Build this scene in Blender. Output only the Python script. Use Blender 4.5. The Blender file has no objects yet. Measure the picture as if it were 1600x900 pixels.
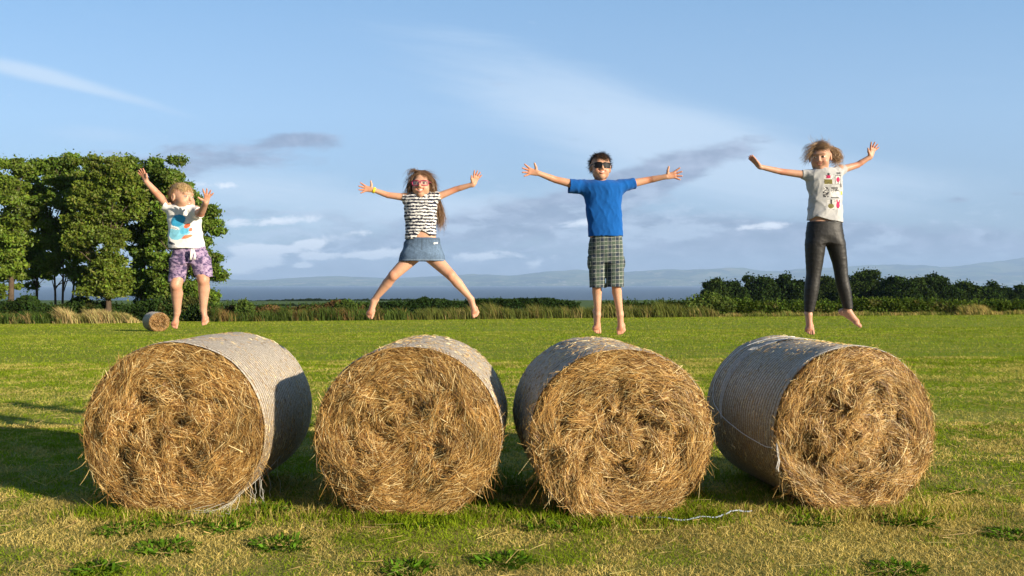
import bpy, math, random
import numpy as np
from mathutils import Vector, Matrix

# ------------------------------------------------------------------ camera, sky, sun, exposure
scene = bpy.context.scene
COL = scene.collection
R = math.radians
EYE = 1.6                      # camera height above the turf
F = 1256.0                     # focal length in photo pixels (photo 1600 wide)
HOR = 443.0                    # photo row of the eye-level horizon

cam_data = bpy.data.cameras.new("camera")
cam_data.sensor_width = 36.0
cam_data.lens = 36.0 * F / 1600.0
cam_data.clip_start = 0.1
cam_data.clip_end = 90000.0
cam = bpy.data.objects.new("camera", cam_data)
COL.objects.link(cam)
cam.location = (0, 0, EYE)
cam.rotation_euler = (math.pi / 2 - math.atan((450.0 - HOR) / F), 0, 0)
scene.camera = cam

SUN_EL = R(15.5)
SUN_AZ = R(35.0)               # sun stands right of the camera, this far behind the picture plane
SUN_VEC = Vector((math.cos(SUN_EL) * math.cos(SUN_AZ), -math.cos(SUN_EL) * math.sin(SUN_AZ), math.sin(SUN_EL)))
sun_data = bpy.data.lights.new("sun", 'SUN')
sun_data.energy = 5.0
sun_data.angle = R(0.5)
sun_data.color = (1.0, 0.87, 0.68)
sun = bpy.data.objects.new("sun", sun_data)
COL.objects.link(sun)
sun.rotation_euler = SUN_VEC.to_track_quat('Z', 'Y').to_euler()
sun.location = (30, -20, 20)

scene.view_settings.view_transform = 'Standard'
scene.view_settings.look = 'None'
scene.view_settings.exposure = 1.08
scene.view_settings.gamma = 1.0
scene.view_settings.use_curve_mapping = False
scene.cycles.use_denoising = True
try:
    scene.cycles.denoiser = 'OPENIMAGEDENOISE'
    scene.cycles.denoising_prefilter = 'ACCURATE'
except Exception:
    pass
scene.cycles.max_bounces = 6
scene.cycles.diffuse_bounces = 3
scene.cycles.glossy_bounces = 2
scene.cycles.transmission_bounces = 3
scene.cycles.volume_bounces = 1
scene.cycles.transparent_max_bounces = 6
scene.cycles.sample_clamp_indirect = 6.0

world = bpy.data.worlds.new("World")
scene.world = world
world.use_nodes = True


class NT:
    """tiny helper around a node tree"""
    def __init__(s, tree):
        s.t = tree
        s.n = tree.nodes
        s.l = tree.links

    def new(s, kind, **kw):
        n = s.n.new(kind)
        for k, v in kw.items():
            setattr(n, k, v)
        return n

    def put(s, sock, v):
        if isinstance(v, bpy.types.NodeSocket):
            s.l.new(v, sock)
        elif v is not None:
            sock.default_value = v

    def m(s, op, a, b=None, c=None, clamp=False):
        n = s.new('ShaderNodeMath', operation=op, use_clamp=clamp)
        for i, v in enumerate((a, b, c)):
            s.put(n.inputs[i], v)
        return n.outputs[0]

    def mix(s, f, a, b, mode='MIX'):
        n = s.new('ShaderNodeMix', data_type='RGBA', blend_type=mode)
        s.put(n.inputs[0], f)
        for sock, v in ((n.inputs[6], a), (n.inputs[7], b)):
            if isinstance(v, tuple) and len(v) == 3:
                v = v + (1,)
            s.put(sock, v)
        return n.outputs[2]

    def noise(s, vec, scale, detail=4, rough=0.55, out=0, dist=0.0):
        n = s.new('ShaderNodeTexNoise')
        s.put(n.inputs['Vector'], vec)
        n.inputs['Scale'].default_value = scale
        n.inputs['Detail'].default_value = detail
        n.inputs['Roughness'].default_value = rough
        n.inputs['Distortion'].default_value = dist
        return n.outputs[out]

    def ramp(s, f, stops):
        n = s.new('ShaderNodeValToRGB')
        s.put(n.inputs[0], f)
        e = n.color_ramp.elements
        while len(e) < len(stops):
            e.new(0.5)
        for el, (p, c) in zip(e, stops):
            el.position = p
            el.color = c if len(c) == 4 else tuple(c) + (1,)
        return n.outputs[0]

    def sstep(s, v, lo, hi):
        n = s.new('ShaderNodeMapRange', interpolation_type='SMOOTHSTEP')
        s.put(n.inputs[0], v)
        n.inputs[1].default_value = lo
        n.inputs[2].default_value = hi
        return n.outputs[0]

    def xyz(s, x, y, z):
        n = s.new('ShaderNodeCombineXYZ')
        for i, v in enumerate((x, y, z)):
            s.put(n.inputs[i], v)
        return n.outputs[0]


def build_sky():
    w = NT(world.node_tree)
    w.n.clear()
    out = w.new('ShaderNodeOutputWorld')
    bg = w.new('ShaderNodeBackground')
    bg.inputs[1].default_value = SKY_STRENGTH
    sky = w.new('ShaderNodeTexSky', sky_type='NISHITA')
    sky.sun_disc = False
    sky.sun_elevation = SUN_EL
    # Blender: rotation 0 puts the sun on +Y, growing rotation turns it clockwise seen from above
    sky.sun_rotation = math.atan2(SUN_VEC.x, SUN_VEC.y)
    sky.air_density = 1.0
    sky.dust_density = 0.6
    sky.ozone_density = 1.2
    sky.altitude = 60
    tc = w.new('ShaderNodeTexCoord')
    sp = w.new('ShaderNodeSeparateXYZ')
    w.l.new(tc.outputs['Generated'], sp.inputs[0])
    x, y, z = sp.outputs
    ay = w.m('MAXIMUM', w.m('ABSOLUTE', y), 0.2)
    u = w.m('DIVIDE', x, ay)
    v = w.m('DIVIDE', z, ay)
    # wind-drawn coordinates for the clouds
    p1 = w.xyz(u, w.m('MULTIPLY', v, 3.6), 0.3)
    n1 = w.noise(p1, 4.2, 7, 0.58, dist=0.35)
    p2 = w.xyz(w.m('ADD', u, w.m('MULTIPLY', v, 1.1)), w.m('SUBTRACT', w.m('MULTIPLY', v, 6.5), w.m('MULTIPLY', u, -0.9)), 1.7)
    n2 = w.noise(p2, 2.6, 8, 0.62, dist=0.6)
    n4 = w.noise(w.xyz(u, w.m('MULTIPLY', v, 3.2), 9.0), 16.0, 6, 0.62, dist=0.5)
    n3 = w.noise(w.xyz(u, w.m('MULTIPLY', v, 2.2), 5.0), 22.0, 6, 0.6, dist=0.3)

    def blob(px, py, sx, sy, rot, gain):
        cu, cv = (px - 800) / F, (HOR - py) / F
        a = R(rot)
        du = w.m('SUBTRACT', u, cu)
        dv = w.m('SUBTRACT', v, cv)
        p = w.m('ADD', w.m('MULTIPLY', du, math.cos(a)), w.m('MULTIPLY', dv, math.sin(a)))
        q = w.m('SUBTRACT', w.m('MULTIPLY', dv, math.cos(a)), w.m('MULTIPLY', du, math.sin(a)))
        e = w.m('ADD', w.m('POWER', w.m('MULTIPLY', p, F / sx), 2.0), w.m('POWER', w.m('MULTIPLY', q, F / sy), 2.0))
        return w.m('MULTIPLY', w.m('EXPONENT', w.m('MULTIPLY', e, -1.0)), gain)

    def total(items):
        s = items[0]
        for i in items[1:]:
            s = w.m('ADD', s, i)
        return s
    front = w.sstep(y, 0.0, 0.2)
    # grey-lavender stratus banks
    env = total([blob(330, 250, 190, 30, 3, 0.85), blob(468, 215, 60, 13, 2, 0.80),
                 blob(1085, 250, 120, 26, 14, 0.95), blob(880, 318, 170, 26, 12, 0.85),
                 blob(1000, 290, 110, 24, 14, 0.45), blob(1260, 312, 90, 8, 4, 0.35),
                 blob(760, 362, 330, 30, 4, 0.62), blob(1400, 385, 380, 42, -1, 1.05), blob(1130, 372, 190, 24, 3, 0.6),
                 blob(400, 335, 260, 26, -3, 0.40), blob(1502, 312, 30, 8, 0, 0.75), blob(1590, 303, 24, 6, 0, 0.7),
                 blob(640, 410, 500, 26, 0, 0.60), blob(800, 440, 1400, 34, 0, 0.50)])
    env = w.m('MULTIPLY', env, front)
    grey = w.sstep(w.m('ADD', env, w.m('ADD', w.m('MULTIPLY', w.m('SUBTRACT', n1, 0.5), 1.5), w.m('MULTIPLY', w.m('SUBTRACT', n4, 0.5), 1.05))), 0.28, 0.80)
    # thin high cirrus
    envc = total([blob(40, 112, 130, 18, -12, 0.75), blob(200, 155, 160, 11, -15, 0.55),
                  blob(900, 170, 300, 80, -22, 0.62), blob(1150, 240, 220, 60, -14, 0.5),
                  blob(160, 208, 100, 16, -4, 0.3), blob(400, 300, 260, 50, -6, 0.62), blob(700, 330, 240, 30, 8, 0.55), blob(1350, 300, 260, 50, 0, 0.4)])
    cir = w.sstep(w.m('ADD', envc, w.m('MULTIPLY', w.m('SUBTRACT', n2, 0.5), 0.9)), 0.12, 0.85)
    # small white cumulus beyond the trees
    envp = total([blob(402, 399, 40, 14, -14, 1.0), blob(485, 381, 30, 9, 2, 0.75), blob(474, 415, 16, 5, 0, 0.7), blob(490, 400, 22, 6, 0, 0.6), blob(438, 390, 28, 8, 0, 0.7), blob(930, 345, 60, 12, 8, 0.35), blob(600, 395, 90, 10, 3, 0.5), blob(430, 345, 90, 10, 4, 0.45), blob(760, 400, 80, 8, 2, 0.45), blob(350, 290, 60, 8, -4, 0.4), blob(1200, 352, 70, 7, 3, 0.4), blob(560, 365, 60, 10, 5, 0.35),
                  blob(372, 416, 30, 12, 0, 0.8), blob(860, 408, 70, 14, 5, 0.3)])
    puf = w.sstep(w.m('ADD', envp, w.m('MULTIPLY', w.m('SUBTRACT', n3, 0.5), 1.3)), 0.22, 0.52)
    up = w.m('MAXIMUM', w.m('MULTIPLY', v, 2.4), 0.0, clamp=True)
    base = w.mix(1.0, sky.outputs[0], SKY_TINT, 'MULTIPLY')
    grad = w.ramp(w.m('MULTIPLY', w.m('MAXIMUM', v, 0.0), 2.0), [(0.0, tuple(c / 10 for c in SKY_LOW)), (0.42, tuple(c / 10 for c in SKY_MID)), (0.9, tuple(c / 10 for c in SKY_HIGH))])
    grad = w.mix(1.0, grad, (10.0, 10.0, 10.0), 'MULTIPLY')
    base = w.mix(w.m('MULTIPLY', front, 0.62), base, grad)
    low = w.m('EXPONENT', w.m('MULTIPLY', w.m('MAXIMUM', v, 0.0), -7.0))
    base = w.mix(w.m('MULTIPLY', low, 0.5), base, SKY_LOW)
    c = w.mix(w.m('MULTIPLY', cir, 0.72), base, SKY_CIRRUS)
    c = w.mix(w.m('MULTIPLY', grey, 0.78), c, w.mix(w.sstep(n3, 0.35, 0.7), SKY_GREY, SKY_GREY2))
    band = w.m('MULTIPLY', w.sstep(v, 0.012, 0.05), w.sstep(v, 0.15, 0.07))
    bank = w.sstep(w.m('ADD', w.m('MULTIPLY', n1, 0.55), w.m('ADD', w.m('MULTIPLY', n4, 0.45), w.m('MULTIPLY', w.m('SUBTRACT', n3, 0.5), 0.25))), 0.49, 0.60)
    c = w.mix(w.m('MULTIPLY', w.m('MULTIPLY', band, bank), 0.50), c, SKY_CIRRUS)
    c = w.mix(w.m('MULTIPLY', puf, 0.92), c, SKY_PUFF)
    # unseen sky behind and overhead dimmed to cut fill and deepen the shadows
    sky_dim = w.m('MULTIPLY', w.m('ADD', 0.50, w.m('MULTIPLY', w.sstep(y, -0.25, 0.55), 0.50)), w.m('SUBTRACT', 1.0, w.m('MULTIPLY', w.sstep(z, 0.45, 0.9), 0.30)))
    c = w.mix(1.0, c, w.xyz(sky_dim, sky_dim, sky_dim), 'MULTIPLY')
    w.l.new(c, bg.inputs[0])
    w.l.new(bg.outputs[0], out.inputs[0])


SKY_STRENGTH = 0.081
SKY_TINT = (0.77, 0.97, 1.20)
SKY_LOW = (1.95, 2.5, 3.6)
SKY_MID = (2.55, 3.8, 5.4)
SKY_HIGH = (1.35, 2.85, 4.8)
SKY_CIRRUS = (4.0, 4.9, 6.0)
SKY_GREY = (1.62, 2.0, 2.9)
SKY_GREY2 = (2.65, 3.05, 4.1)
SKY_PUFF = (6.0, 6.4, 7.0)
build_sky()

# ------------------------------------------------------------------ helpers
rng = np.random.default_rng(11)


def at(px, py, d):
    """the point seen at photo pixel (px, py), d metres away"""
    return np.array([(px - 800.0) / F * d, d, EYE - (py - HOR) / F * d])


def vhash(ix, iy, seed):
    h = (ix.astype(np.int64) * 374761393 + iy.astype(np.int64) * 668265263 + seed * 1442695041) & 0x7fffffff
    h = ((h ^ (h >> 13)) * 1274126177) & 0x7fffffff
    return ((h ^ (h >> 16)) & 0xffff) / 65535.0


def vnoise(x, y, seed=0):
    x = np.asarray(x, float); y = np.asarray(y, float)
    ix = np.floor(x); iy = np.floor(y)
    fx = x - ix; fy = y - iy
    fx = fx * fx * (3 - 2 * fx); fy = fy * fy * (3 - 2 * fy)
    ix = ix.astype(np.int64); iy = iy.astype(np.int64)
    a = vhash(ix, iy, seed); b = vhash(ix + 1, iy, seed)
    c = vhash(ix, iy + 1, seed); d = vhash(ix + 1, iy + 1, seed)
    return (a * (1 - fx) + b * fx) * (1 - fy) + (c * (1 - fx) + d * fx) * fy


def fbm(x, y, seed=0, oct=4):
    s = 0; a = 0.5; t = 0
    for i in range(oct):
        s = s + a * vnoise(x * 2 ** i, y * 2 ** i, seed + i * 17)
        t += a; a *= 0.55
    return s / t


def unit(v):
    v = np.asarray(v, float)
    return v / np.maximum(np.linalg.norm(v, axis=-1, keepdims=True), 1e-9)


def make_mesh(name, V, quads=None, tris=None, col=None, mat=None, parent=None, smooth=True):
    V = np.ascontiguousarray(V, np.float32)
    me = bpy.data.meshes.new(name)
    nq = 0 if quads is None else len(quads)
    nt = 0 if tris is None else len(tris)
    idx = []
    if nq: idx.append(np.asarray(quads, np.int32).ravel())
    if nt: idx.append(np.asarray(tris, np.int32).ravel())
    idx = np.concatenate(idx)
    starts = np.concatenate([np.arange(nq) * 4, nq * 4 + np.arange(nt) * 3]).astype(np.int32)
    me.vertices.add(len(V)); me.vertices.foreach_set('co', V.ravel())
    me.loops.add(len(idx)); me.loops.foreach_set('vertex_index', idx)
    me.polygons.add(nq + nt); me.polygons.foreach_set('loop_start', starts)
    me.update(calc_edges=True)
    me.polygons.foreach_set('use_smooth', np.full(nq + nt, bool(smooth)))
    if col is not None:
        at_ = me.color_attributes.new('Col', 'FLOAT_COLOR', 'POINT')
        c4 = np.ones((len(V), 4), np.float32); c4[:, :3] = col
        at_.data.foreach_set('color', c4.ravel())
    me.validate()
    o = bpy.data.objects.new(name, me)
    COL.objects.link(o)
    if mat: me.materials.append(mat)
    if parent is not None: o.parent = parent
    return o


def thing(name, label, cat, loc=(0, 0, 0), rotz=0.0, group=None):
    o = bpy.data.objects.new(name, None)
    COL.objects.link(o)
    o.location = loc; o.rotation_euler = (0, 0, rotz)
    o.empty_display_size = 0.2
    o['label'] = label; o['category'] = cat
    if group: o['group'] = group
    return o


def tag(o, label, cat, group=None, kind=None):
    o['label'] = label; o['category'] = cat
    if group: o['group'] = group
    if kind: o['kind'] = kind
    return o


def structure(o, label=None):
    o['kind'] = 'structure'
    if label: o['label'] = label
    o['category'] = o.name.replace('_', ' ')
    return o


class Geo:
    """collects vertices, faces and colours for one mesh"""
    def __init__(s):
        s.V = []; s.Q = []; s.T = []; s.C = []; s.n = 0

    def add(s, V, Q=None, T=None, C=None):
        V = np.asarray(V, float)
        if Q is not None and len(Q): s.Q.append(np.asarray(Q) + s.n)
        if T is not None and len(T): s.T.append(np.asarray(T) + s.n)
        s.V.append(V)
        c = np.zeros((len(V), 3)) if C is None else np.broadcast_to(np.asarray(C, float), (len(V), 3))
        s.C.append(c)
        s.n += len(V)

    def build(s, name, mat, parent=None, smooth=True, off=None):
        V = np.concatenate(s.V)
        if off is not None: V = V - np.asarray(off)
        return make_mesh(name, V, np.concatenate(s.Q) if s.Q else None, np.concatenate(s.T) if s.T else None,
                         np.concatenate(s.C), mat, parent, smooth)


def strands(P, D, L, W, bend, nseg=3, side=None, taper=0.35):
    """flat ribbons: roots P, directions D, lengths L, widths W, bend = displacement of the tip (n,3)"""
    n = len(P)
    D = unit(D)
    if side is None:
        side = unit(np.cross(D, unit(rng.normal(size=(n, 3)))))
    t = np.linspace(0, 1, nseg + 1)[None, :, None]
    C = P[:, None, :] + D[:, None, :] * (L[:, None, None] * t) + bend[:, None, :] * t ** 2
    w = W[:, None, None] * (1 - (1 - taper) * t) * 0.5
    A = C - side[:, None, :] * w
    B = C + side[:, None, :] * w
    V = np.stack([A, B], 2).reshape(n * (nseg + 1) * 2, 3)
    base = (np.arange(n) * (nseg + 1) * 2)[:, None]
    k = (np.arange(nseg) * 2)[None, :]
    b = base + k
    Q = np.stack([b, b + 1, b + 3, b + 2], -1).reshape(-1, 4)
    return V, Q


def rep(c, per):
    return np.repeat(c, per, axis=0)


def tube(g, pts, radii, col, sides=8, cap=True):
    pts = np.asarray(pts, float); radii = np.broadcast_to(np.asarray(radii, float), (len(pts),))
    tan = np.gradient(pts, axis=0); tan = unit(tan)
    ref = np.array([0.13, 0.97, 0.21])
    if abs(np.dot(tan[0], ref)) > 0.9: ref = np.array([1.0, 0.1, 0.0])
    a = unit(np.cross(tan, ref)); b = np.cross(tan, a)
    th = np.arange(sides) * 2 * np.pi / sides
    ring = pts[:, None, :] + radii[:, None, None] * (np.cos(th)[None, :, None] * a[:, None, :] + np.sin(th)[None, :, None] * b[:, None, :])
    V = ring.reshape(-1, 3)
    i = np.arange(len(pts) - 1)[:, None] * sides
    j = np.arange(sides)[None, :]; j2 = (j + 1) % sides
    Q = np.stack([i + j, i + j2, i + sides + j2, i + sides + j], -1).reshape(-1, 4)
    T = None
    if cap:
        V = np.concatenate([V, pts[:1], pts[-1:]])
        n = len(pts) * sides
        jj = np.arange(sides); jn = (jj + 1) % sides
        T = np.concatenate([np.stack([jn, jj, np.full(sides, n)], -1),
                            np.stack([jj + n - sides, jn + n - sides, np.full(sides, n + 1)], -1)])
    g.add(V, Q, T, col)


def ellipsoid(g, c, r, col, rot=None, nu=14, nv=9):
    th = np.arange(nu) * 2 * np.pi / nu
    ph = np.linspace(-np.pi / 2, np.pi / 2, nv)
    V = np.stack([np.cos(ph)[:, None] * np.cos(th), np.cos(ph)[:, None] * np.sin(th), np.sin(ph)[:, None] * np.ones(nu)], -1).reshape(-1, 3)
    V = V * np.asarray(r)
    if rot is not None: V = V @ np.asarray(rot).T
    V = V + np.asarray(c)
    i = np.arange(nv - 1)[:, None] * nu; j = np.arange(nu)[None, :]; j2 = (j + 1) % nu
    g.add(V, np.stack([i + j, i + j2, i + nu + j2, i + nu + j], -1).reshape(-1, 4), None, col)


# ------------------------------------------------------------------ materials
def mat_new(name):
    m = bpy.data.materials.new(name)
    m.use_nodes = True
    t = NT(m.node_tree)
    t.n.clear()
    t.out = t.new('ShaderNodeOutputMaterial')
    return m, t


def attr(t):
    a = t.new('ShaderNodeVertexColor')
    a.layer_name = 'Col'
    return a.outputs[0]


def mat_leafy(name, trans=0.3, var=0.35, vscale=3.0, gloss=0.0, rough=0.5, tint=(1.15, 1.1, 0.55)):
    """thin plant matter coloured per leaf, some light passing through"""
    m, t = mat_new(name)
    c = attr(t)
    geo = t.new('ShaderNodeNewGeometry')
    nz = t.noise(geo.outputs['Position'], vscale, 2)
    k = t.new('ShaderNodeMapRange'); t.l.new(nz, k.inputs[0])
    k.inputs[1].default_value = 0.3; k.inputs[2].default_value = 0.7
    k.inputs[3].default_value = 1 - var; k.inputs[4].default_value = 1 + var
    c = t.mix(1.0, c, t.xyz(k.outputs[0], k.outputs[0], k.outputs[0]), 'MULTIPLY')
    d = t.new('ShaderNodeBsdfDiffuse'); t.l.new(c, d.inputs[0])
    sh = d.outputs[0]
    if trans > 0:
        tr = t.new('ShaderNodeBsdfTranslucent')
        t.l.new(t.mix(1.0, c, tint, 'MULTIPLY'), tr.inputs[0])
        mx = t.new('ShaderNodeMixShader'); mx.inputs[0].default_value = trans
        t.l.new(sh, mx.inputs[1]); t.l.new(tr.outputs[0], mx.inputs[2]); sh = mx.outputs[0]
    if gloss > 0:
        gl = t.new('ShaderNodeBsdfGlossy'); gl.inputs['Roughness'].default_value = rough
        gl.inputs[0].default_value = (1, 1, 1, 1)
        mx = t.new('ShaderNodeMixShader'); mx.inputs[0].default_value = gloss
        t.l.new(sh, mx.inputs[1]); t.l.new(gl.outputs[0], mx.inputs[2]); sh = mx.outputs[0]
    t.l.new(sh, t.out.inputs[0])
    return m


def mat_attr(name, rough=0.8, spec=0.3, var=0.12, vscale=30.0, bump=0.0, bscale=200.0, sss=0.0, sheen=0.0):
    m, t = mat_new(name)
    c = attr(t)
    tc = t.new('ShaderNodeTexCoord')
    nz = t.noise(tc.outputs['Object'], vscale, 3)
    k = t.new('ShaderNodeMapRange'); t.l.new(nz, k.inputs[0])
    k.inputs[1].default_value = 0.3; k.inputs[2].default_value = 0.7
    k.inputs[3].default_value = 1 - var; k.inputs[4].default_value = 1 + var
    c = t.mix(1.0, c, t.xyz(k.outputs[0], k.outputs[0], k.outputs[0]), 'MULTIPLY')
    p = t.new('ShaderNodeBsdfPrincipled')
    t.l.new(c, p.inputs['Base Color'])
    p.inputs['Roughness'].default_value = rough
    p.inputs['Specular IOR Level'].default_value = spec
    if sss:
        p.inputs['Subsurface Weight'].default_value = sss
        p.inputs['Subsurface Radius'].default_value = (1.0, 0.35, 0.18)
        p.inputs['Subsurface Scale'].default_value = 0.012
    if sheen:
        p.inputs['Sheen Weight'].default_value = sheen
    if bump:
        b = t.new('ShaderNodeBump'); b.inputs['Strength'].default_value = bump
        b.inputs['Distance'].default_value = 0.002
        t.l.new(t.noise(tc.outputs['Object'], bscale, 2), b.inputs['Height'])
        t.l.new(b.outputs[0], p.inputs['Normal'])
    t.l.new(p.outputs[0], t.out.inputs[0])
    return m


M_GRASS = mat_leafy('grass_blades', 0.30, 0.25, 1.3)
M_LEAF = mat_leafy('tree_leaves', 0.36, 0.30, 0.45, gloss=0.015, rough=0.5)
M_DARKLEAF = mat_leafy('evergreen_leaves', 0.15, 0.3, 0.4)
M_HEDGE = mat_leafy('hedge_leaves', 0.25, 0.3, 0.6)
M_WEED = mat_leafy('weed_leaves', 0.30, 0.2, 8.0)
M_STRAW = mat_leafy('hay_straw', 0.10, 0.25, 5.0, gloss=0.02, rough=0.4, tint=(1.1, 1.0, 0.7))
M_BARK = mat_attr('bark', 0.9, 0.1, 0.3, 3.0, 0.6, 12.0)
M_SKIN = mat_attr('skin', 0.5, 0.35, 0.05, 40.0, 0.0, sss=0.18)
M_CLOTH = mat_attr('cotton_jersey', 0.9, 0.15, 0.05, 60.0, 0.25, 500.0, sheen=0.1)
M_DENIM = mat_attr('denim', 0.85, 0.2, 0.18, 90.0, 0.4, 600.0)
M_LEGGING = mat_attr('shiny_stretch_fabric', 0.52, 0.3, 0.1, 50.0, 0.2, 700.0)
M_HAIR = mat_attr('hair', 0.45, 0.4, 0.15, 30.0)
M_PLASTIC = mat_attr('glossy_plastic', 0.28, 0.25, 0.02, 10.0)
M_LENS = mat_attr('dark_lens', 0.5, 0.12, 0.0, 10.0)
M_EYE = mat_attr('eye', 0.1, 0.5, 0.0, 10.0)
M_TWINE = mat_attr('baling_twine', 0.6, 0.3, 0.2, 60.0)
# ------------------------------------------------------------------ ground, sea, far coast
SEA_Z = -60.0
COAST = 18800.0


def field_slope(x, y):
    u = np.clip(x / np.maximum(y, 6.0), -0.75, 0.75)
    return 0.030 - (u + 0.637) / 1.274 * 0.0130


def ground_h(x, y):
    x = np.asarray(x, float); y = np.asarray(y, float)
    s = field_slope(x, y)
    h = -np.clip(y - 7.0, 0, 65) * s
    # beyond the field edge the land falls to a lower field, then to the shore
    h = h - np.clip(y - 72.0, 0, 330) * 0.0232 - np.clip(y - 402, 0, 200) * 0.0075
    h = h - np.clip(y - 602.0, 0, 1500) * 0.036 - np.clip(y - 2102.0, 0, 400) * 0.02
    near = np.clip(1 - (y - 20) / 60, 0, 1)
    h = h + near * 0.02 * (fbm(x * 1.6 + 31, y * 1.6 + 7, 5, 3) - 0.5)
    far = np.clip((y - 110) / 200, 0, 1) * np.clip(1 - (y - 1500) / 800, 0, 1)
    h = h + far * 1.6 * (fbm(x / 160 + 9, y / 160 + 3, 8, 3) - 0.5)
    return np.maximum(h, SEA_Z - 3)


def grid_mesh(name, xs_of, ys, hfun, mat, ncol):
    """rows of vertices at each y; xs_of(y) gives half width"""
    t = np.linspace(-1, 1, ncol)
    X = np.concatenate([t * xs_of(y) for y in ys])
    Y = np.repeat(ys, ncol)
    V = np.stack([X, Y, hfun(X, Y)], -1)
    i = np.arange(len(ys) - 1)[:, None] * ncol; j = np.arange(ncol - 1)[None, :]
    b = i + j
    Q = np.stack([b, b + 1, b + ncol + 1, b + ncol], -1).reshape(-1, 4)
    return make_mesh(name, V, Q, None, None, mat)


def mat_ground():
    m, t = mat_new('turf')
    geo = t.new('ShaderNodeNewGeometry')
    pos = geo.outputs['Position']
    sp = t.new('ShaderNodeSeparateXYZ'); t.l.new(pos, sp.inputs[0])
    x, y, z = sp.outputs
    n_big = t.noise(t.xyz(t.m('MULTIPLY', x, 0.35), t.m('MULTIPLY', y, 0.8), 0.0), 0.5, 5, 0.6)
    n_row = t.noise(t.xyz(t.m('MULTIPLY', x, 0.10), t.m('MULTIPLY', y, 1.5), 3.0), 0.9, 5, 0.65)
    n_mid = t.noise(pos, 2.6, 6, 0.68)
    n_fine = t.noise(pos, 26.0, 4, 0.7)
    dry = t.m('ADD', t.m('MULTIPLY', n_row, 0.55), t.m('ADD', t.m('MULTIPLY', n_mid, 0.35), t.m('MULTIPLY', n_fine, 0.25)))
    dry = t.sstep(dry, 0.52, 0.74)
    green = t.mix(n_fine, (0.080, 0.130, 0.006), (0.250, 0.320, 0.014))
    straw = t.mix(n_fine, (0.17, 0.145, 0.022), (0.44, 0.35, 0.075))
    c = t.mix(t.m('MULTIPLY', dry, 0.62), green, straw)
    nearmask = t.sstep(y, 13.0, 5.0)
    c = t.mix(t.m('MULTIPLY', nearmask, 0.65), c, t.mix(n_fine, (0.13, 0.11, 0.035), (0.42, 0.34, 0.13)))
    # lower field beyond the hedge: flat pasture green
    farm = t.sstep(y, 110.0, 180.0)
    c = t.mix(farm, c, t.mix(n_big, (0.055, 0.10, 0.020), (0.10, 0.14, 0.035)))
    p = t.new('ShaderNodeBsdfPrincipled')
    t.l.new(c, p.inputs['Base Color'])
    p.inputs['Roughness'].default_value = 0.95
    p.inputs['Specular IOR Level'].default_value = 0.1
    b = t.new('ShaderNodeBump'); b.inputs['Strength'].default_value = 0.9; b.inputs['Distance'].default_value = 0.03
    t.l.new(t.m('ADD', n_fine, t.m('MULTIPLY', n_mid, 1.5)), b.inputs['Height'])
    t.l.new(b.outputs[0], p.inputs['Normal'])
    t.l.new(p.outputs[0], t.out.inputs[0])
    return m


ys = np.concatenate([np.arange(-40, 3, 4.0), np.arange(3, 16, 0.16), np.arange(16, 40, 0.5), np.arange(40, 120, 1.5),
                     np.arange(120, 700, 10.0), np.arange(700, 2600, 60.0), np.linspace(2600, 27000, 12)])
ground = grid_mesh('ground', lambda y: max(40.0, abs(y) * 1.1 + 30.0), ys, ground_h, mat_ground(), 161)
structure(ground, 'mown hay field falling gently to a lower pasture and the shore')


def mat_sea():
    m, t = mat_new('sea_water')
    geo = t.new('ShaderNodeNewGeometry')
    sp = t.new('ShaderNodeSeparateXYZ'); t.l.new(geo.outputs['Position'], sp.inputs[0])
    q = t.xyz(t.m('MULTIPLY', sp.outputs[0], 0.0006), t.m('MULTIPLY', sp.outputs[1], 0.0022), 0.0)
    n = t.noise(q, 1.0, 5, 0.6)
    p = t.new('ShaderNodeBsdfPrincipled')
    t.l.new(t.mix(n, (0.016, 0.030, 0.060), (0.030, 0.046, 0.075)), p.inputs['Base Color'])
    p.inputs['Roughness'].default_value = 0.45
    p.inputs['Specular IOR Level'].default_value = 0.35
    b = t.new('ShaderNodeBump'); b.inputs['Strength'].default_value = 0.6; b.inputs['Distance'].default_value = 2.0
    t.l.new(t.noise(geo.outputs['Position'], 0.03, 5, 0.7), b.inputs['Height'])
    t.l.new(b.outputs[0], p.inputs['Normal'])
    t.l.new(p.outputs[0], t.out.inputs[0])
    return m


sea = make_mesh('sea', np.array([[-24000, 1200, SEA_Z], [24000, 1200, SEA_Z], [24000, 25500, SEA_Z], [-24000, 25500, SEA_Z]], float),
                np.array([[0, 1, 2, 3]]), None, None, mat_sea())
structure(sea, 'calm blue grey sea channel beyond the fields')


def mat_hills():
    m, t = mat_new('far_farmland')
    geo = t.new('ShaderNodeNewGeometry')
    v = t.new('ShaderNodeTexVoronoi'); v.inputs['Scale'].default_value = 0.0032
    t.l.new(geo.outputs['Position'], v.inputs['Vector'])
    c = t.ramp(v.outputs['Color'], [(0.0, (0.05, 0.09, 0.03)), (0.45, (0.10, 0.14, 0.05)), (0.75, (0.16, 0.17, 0.08)), (1.0, (0.26, 0.25, 0.15))])
    n = t.noise(geo.outputs['Position'], 0.0011, 4, 0.6)
    c = t.mix(t.sstep(n, 0.48, 0.60), c, (0.03, 0.055, 0.03))
    # pale specks of far towns low on the shore
    n2 = t.noise(geo.outputs['Position'], 0.006, 5, 0.75)
    sp = t.new('ShaderNodeSeparateXYZ'); t.l.new(geo.outputs['Position'], sp.inputs[0])
    lowm = t.sstep(sp.outputs[2], 160.0, 10.0)
    c = t.mix(t.m('MULTIPLY', t.sstep(n2, 0.56, 0.66), lowm), c, (0.50, 0.48, 0.44))
    d = t.new('ShaderNodeBsdfDiffuse'); t.l.new(c, d.inputs[0])
    t.l.new(d.outputs[0], t.out.inputs[0])
    return m


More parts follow.
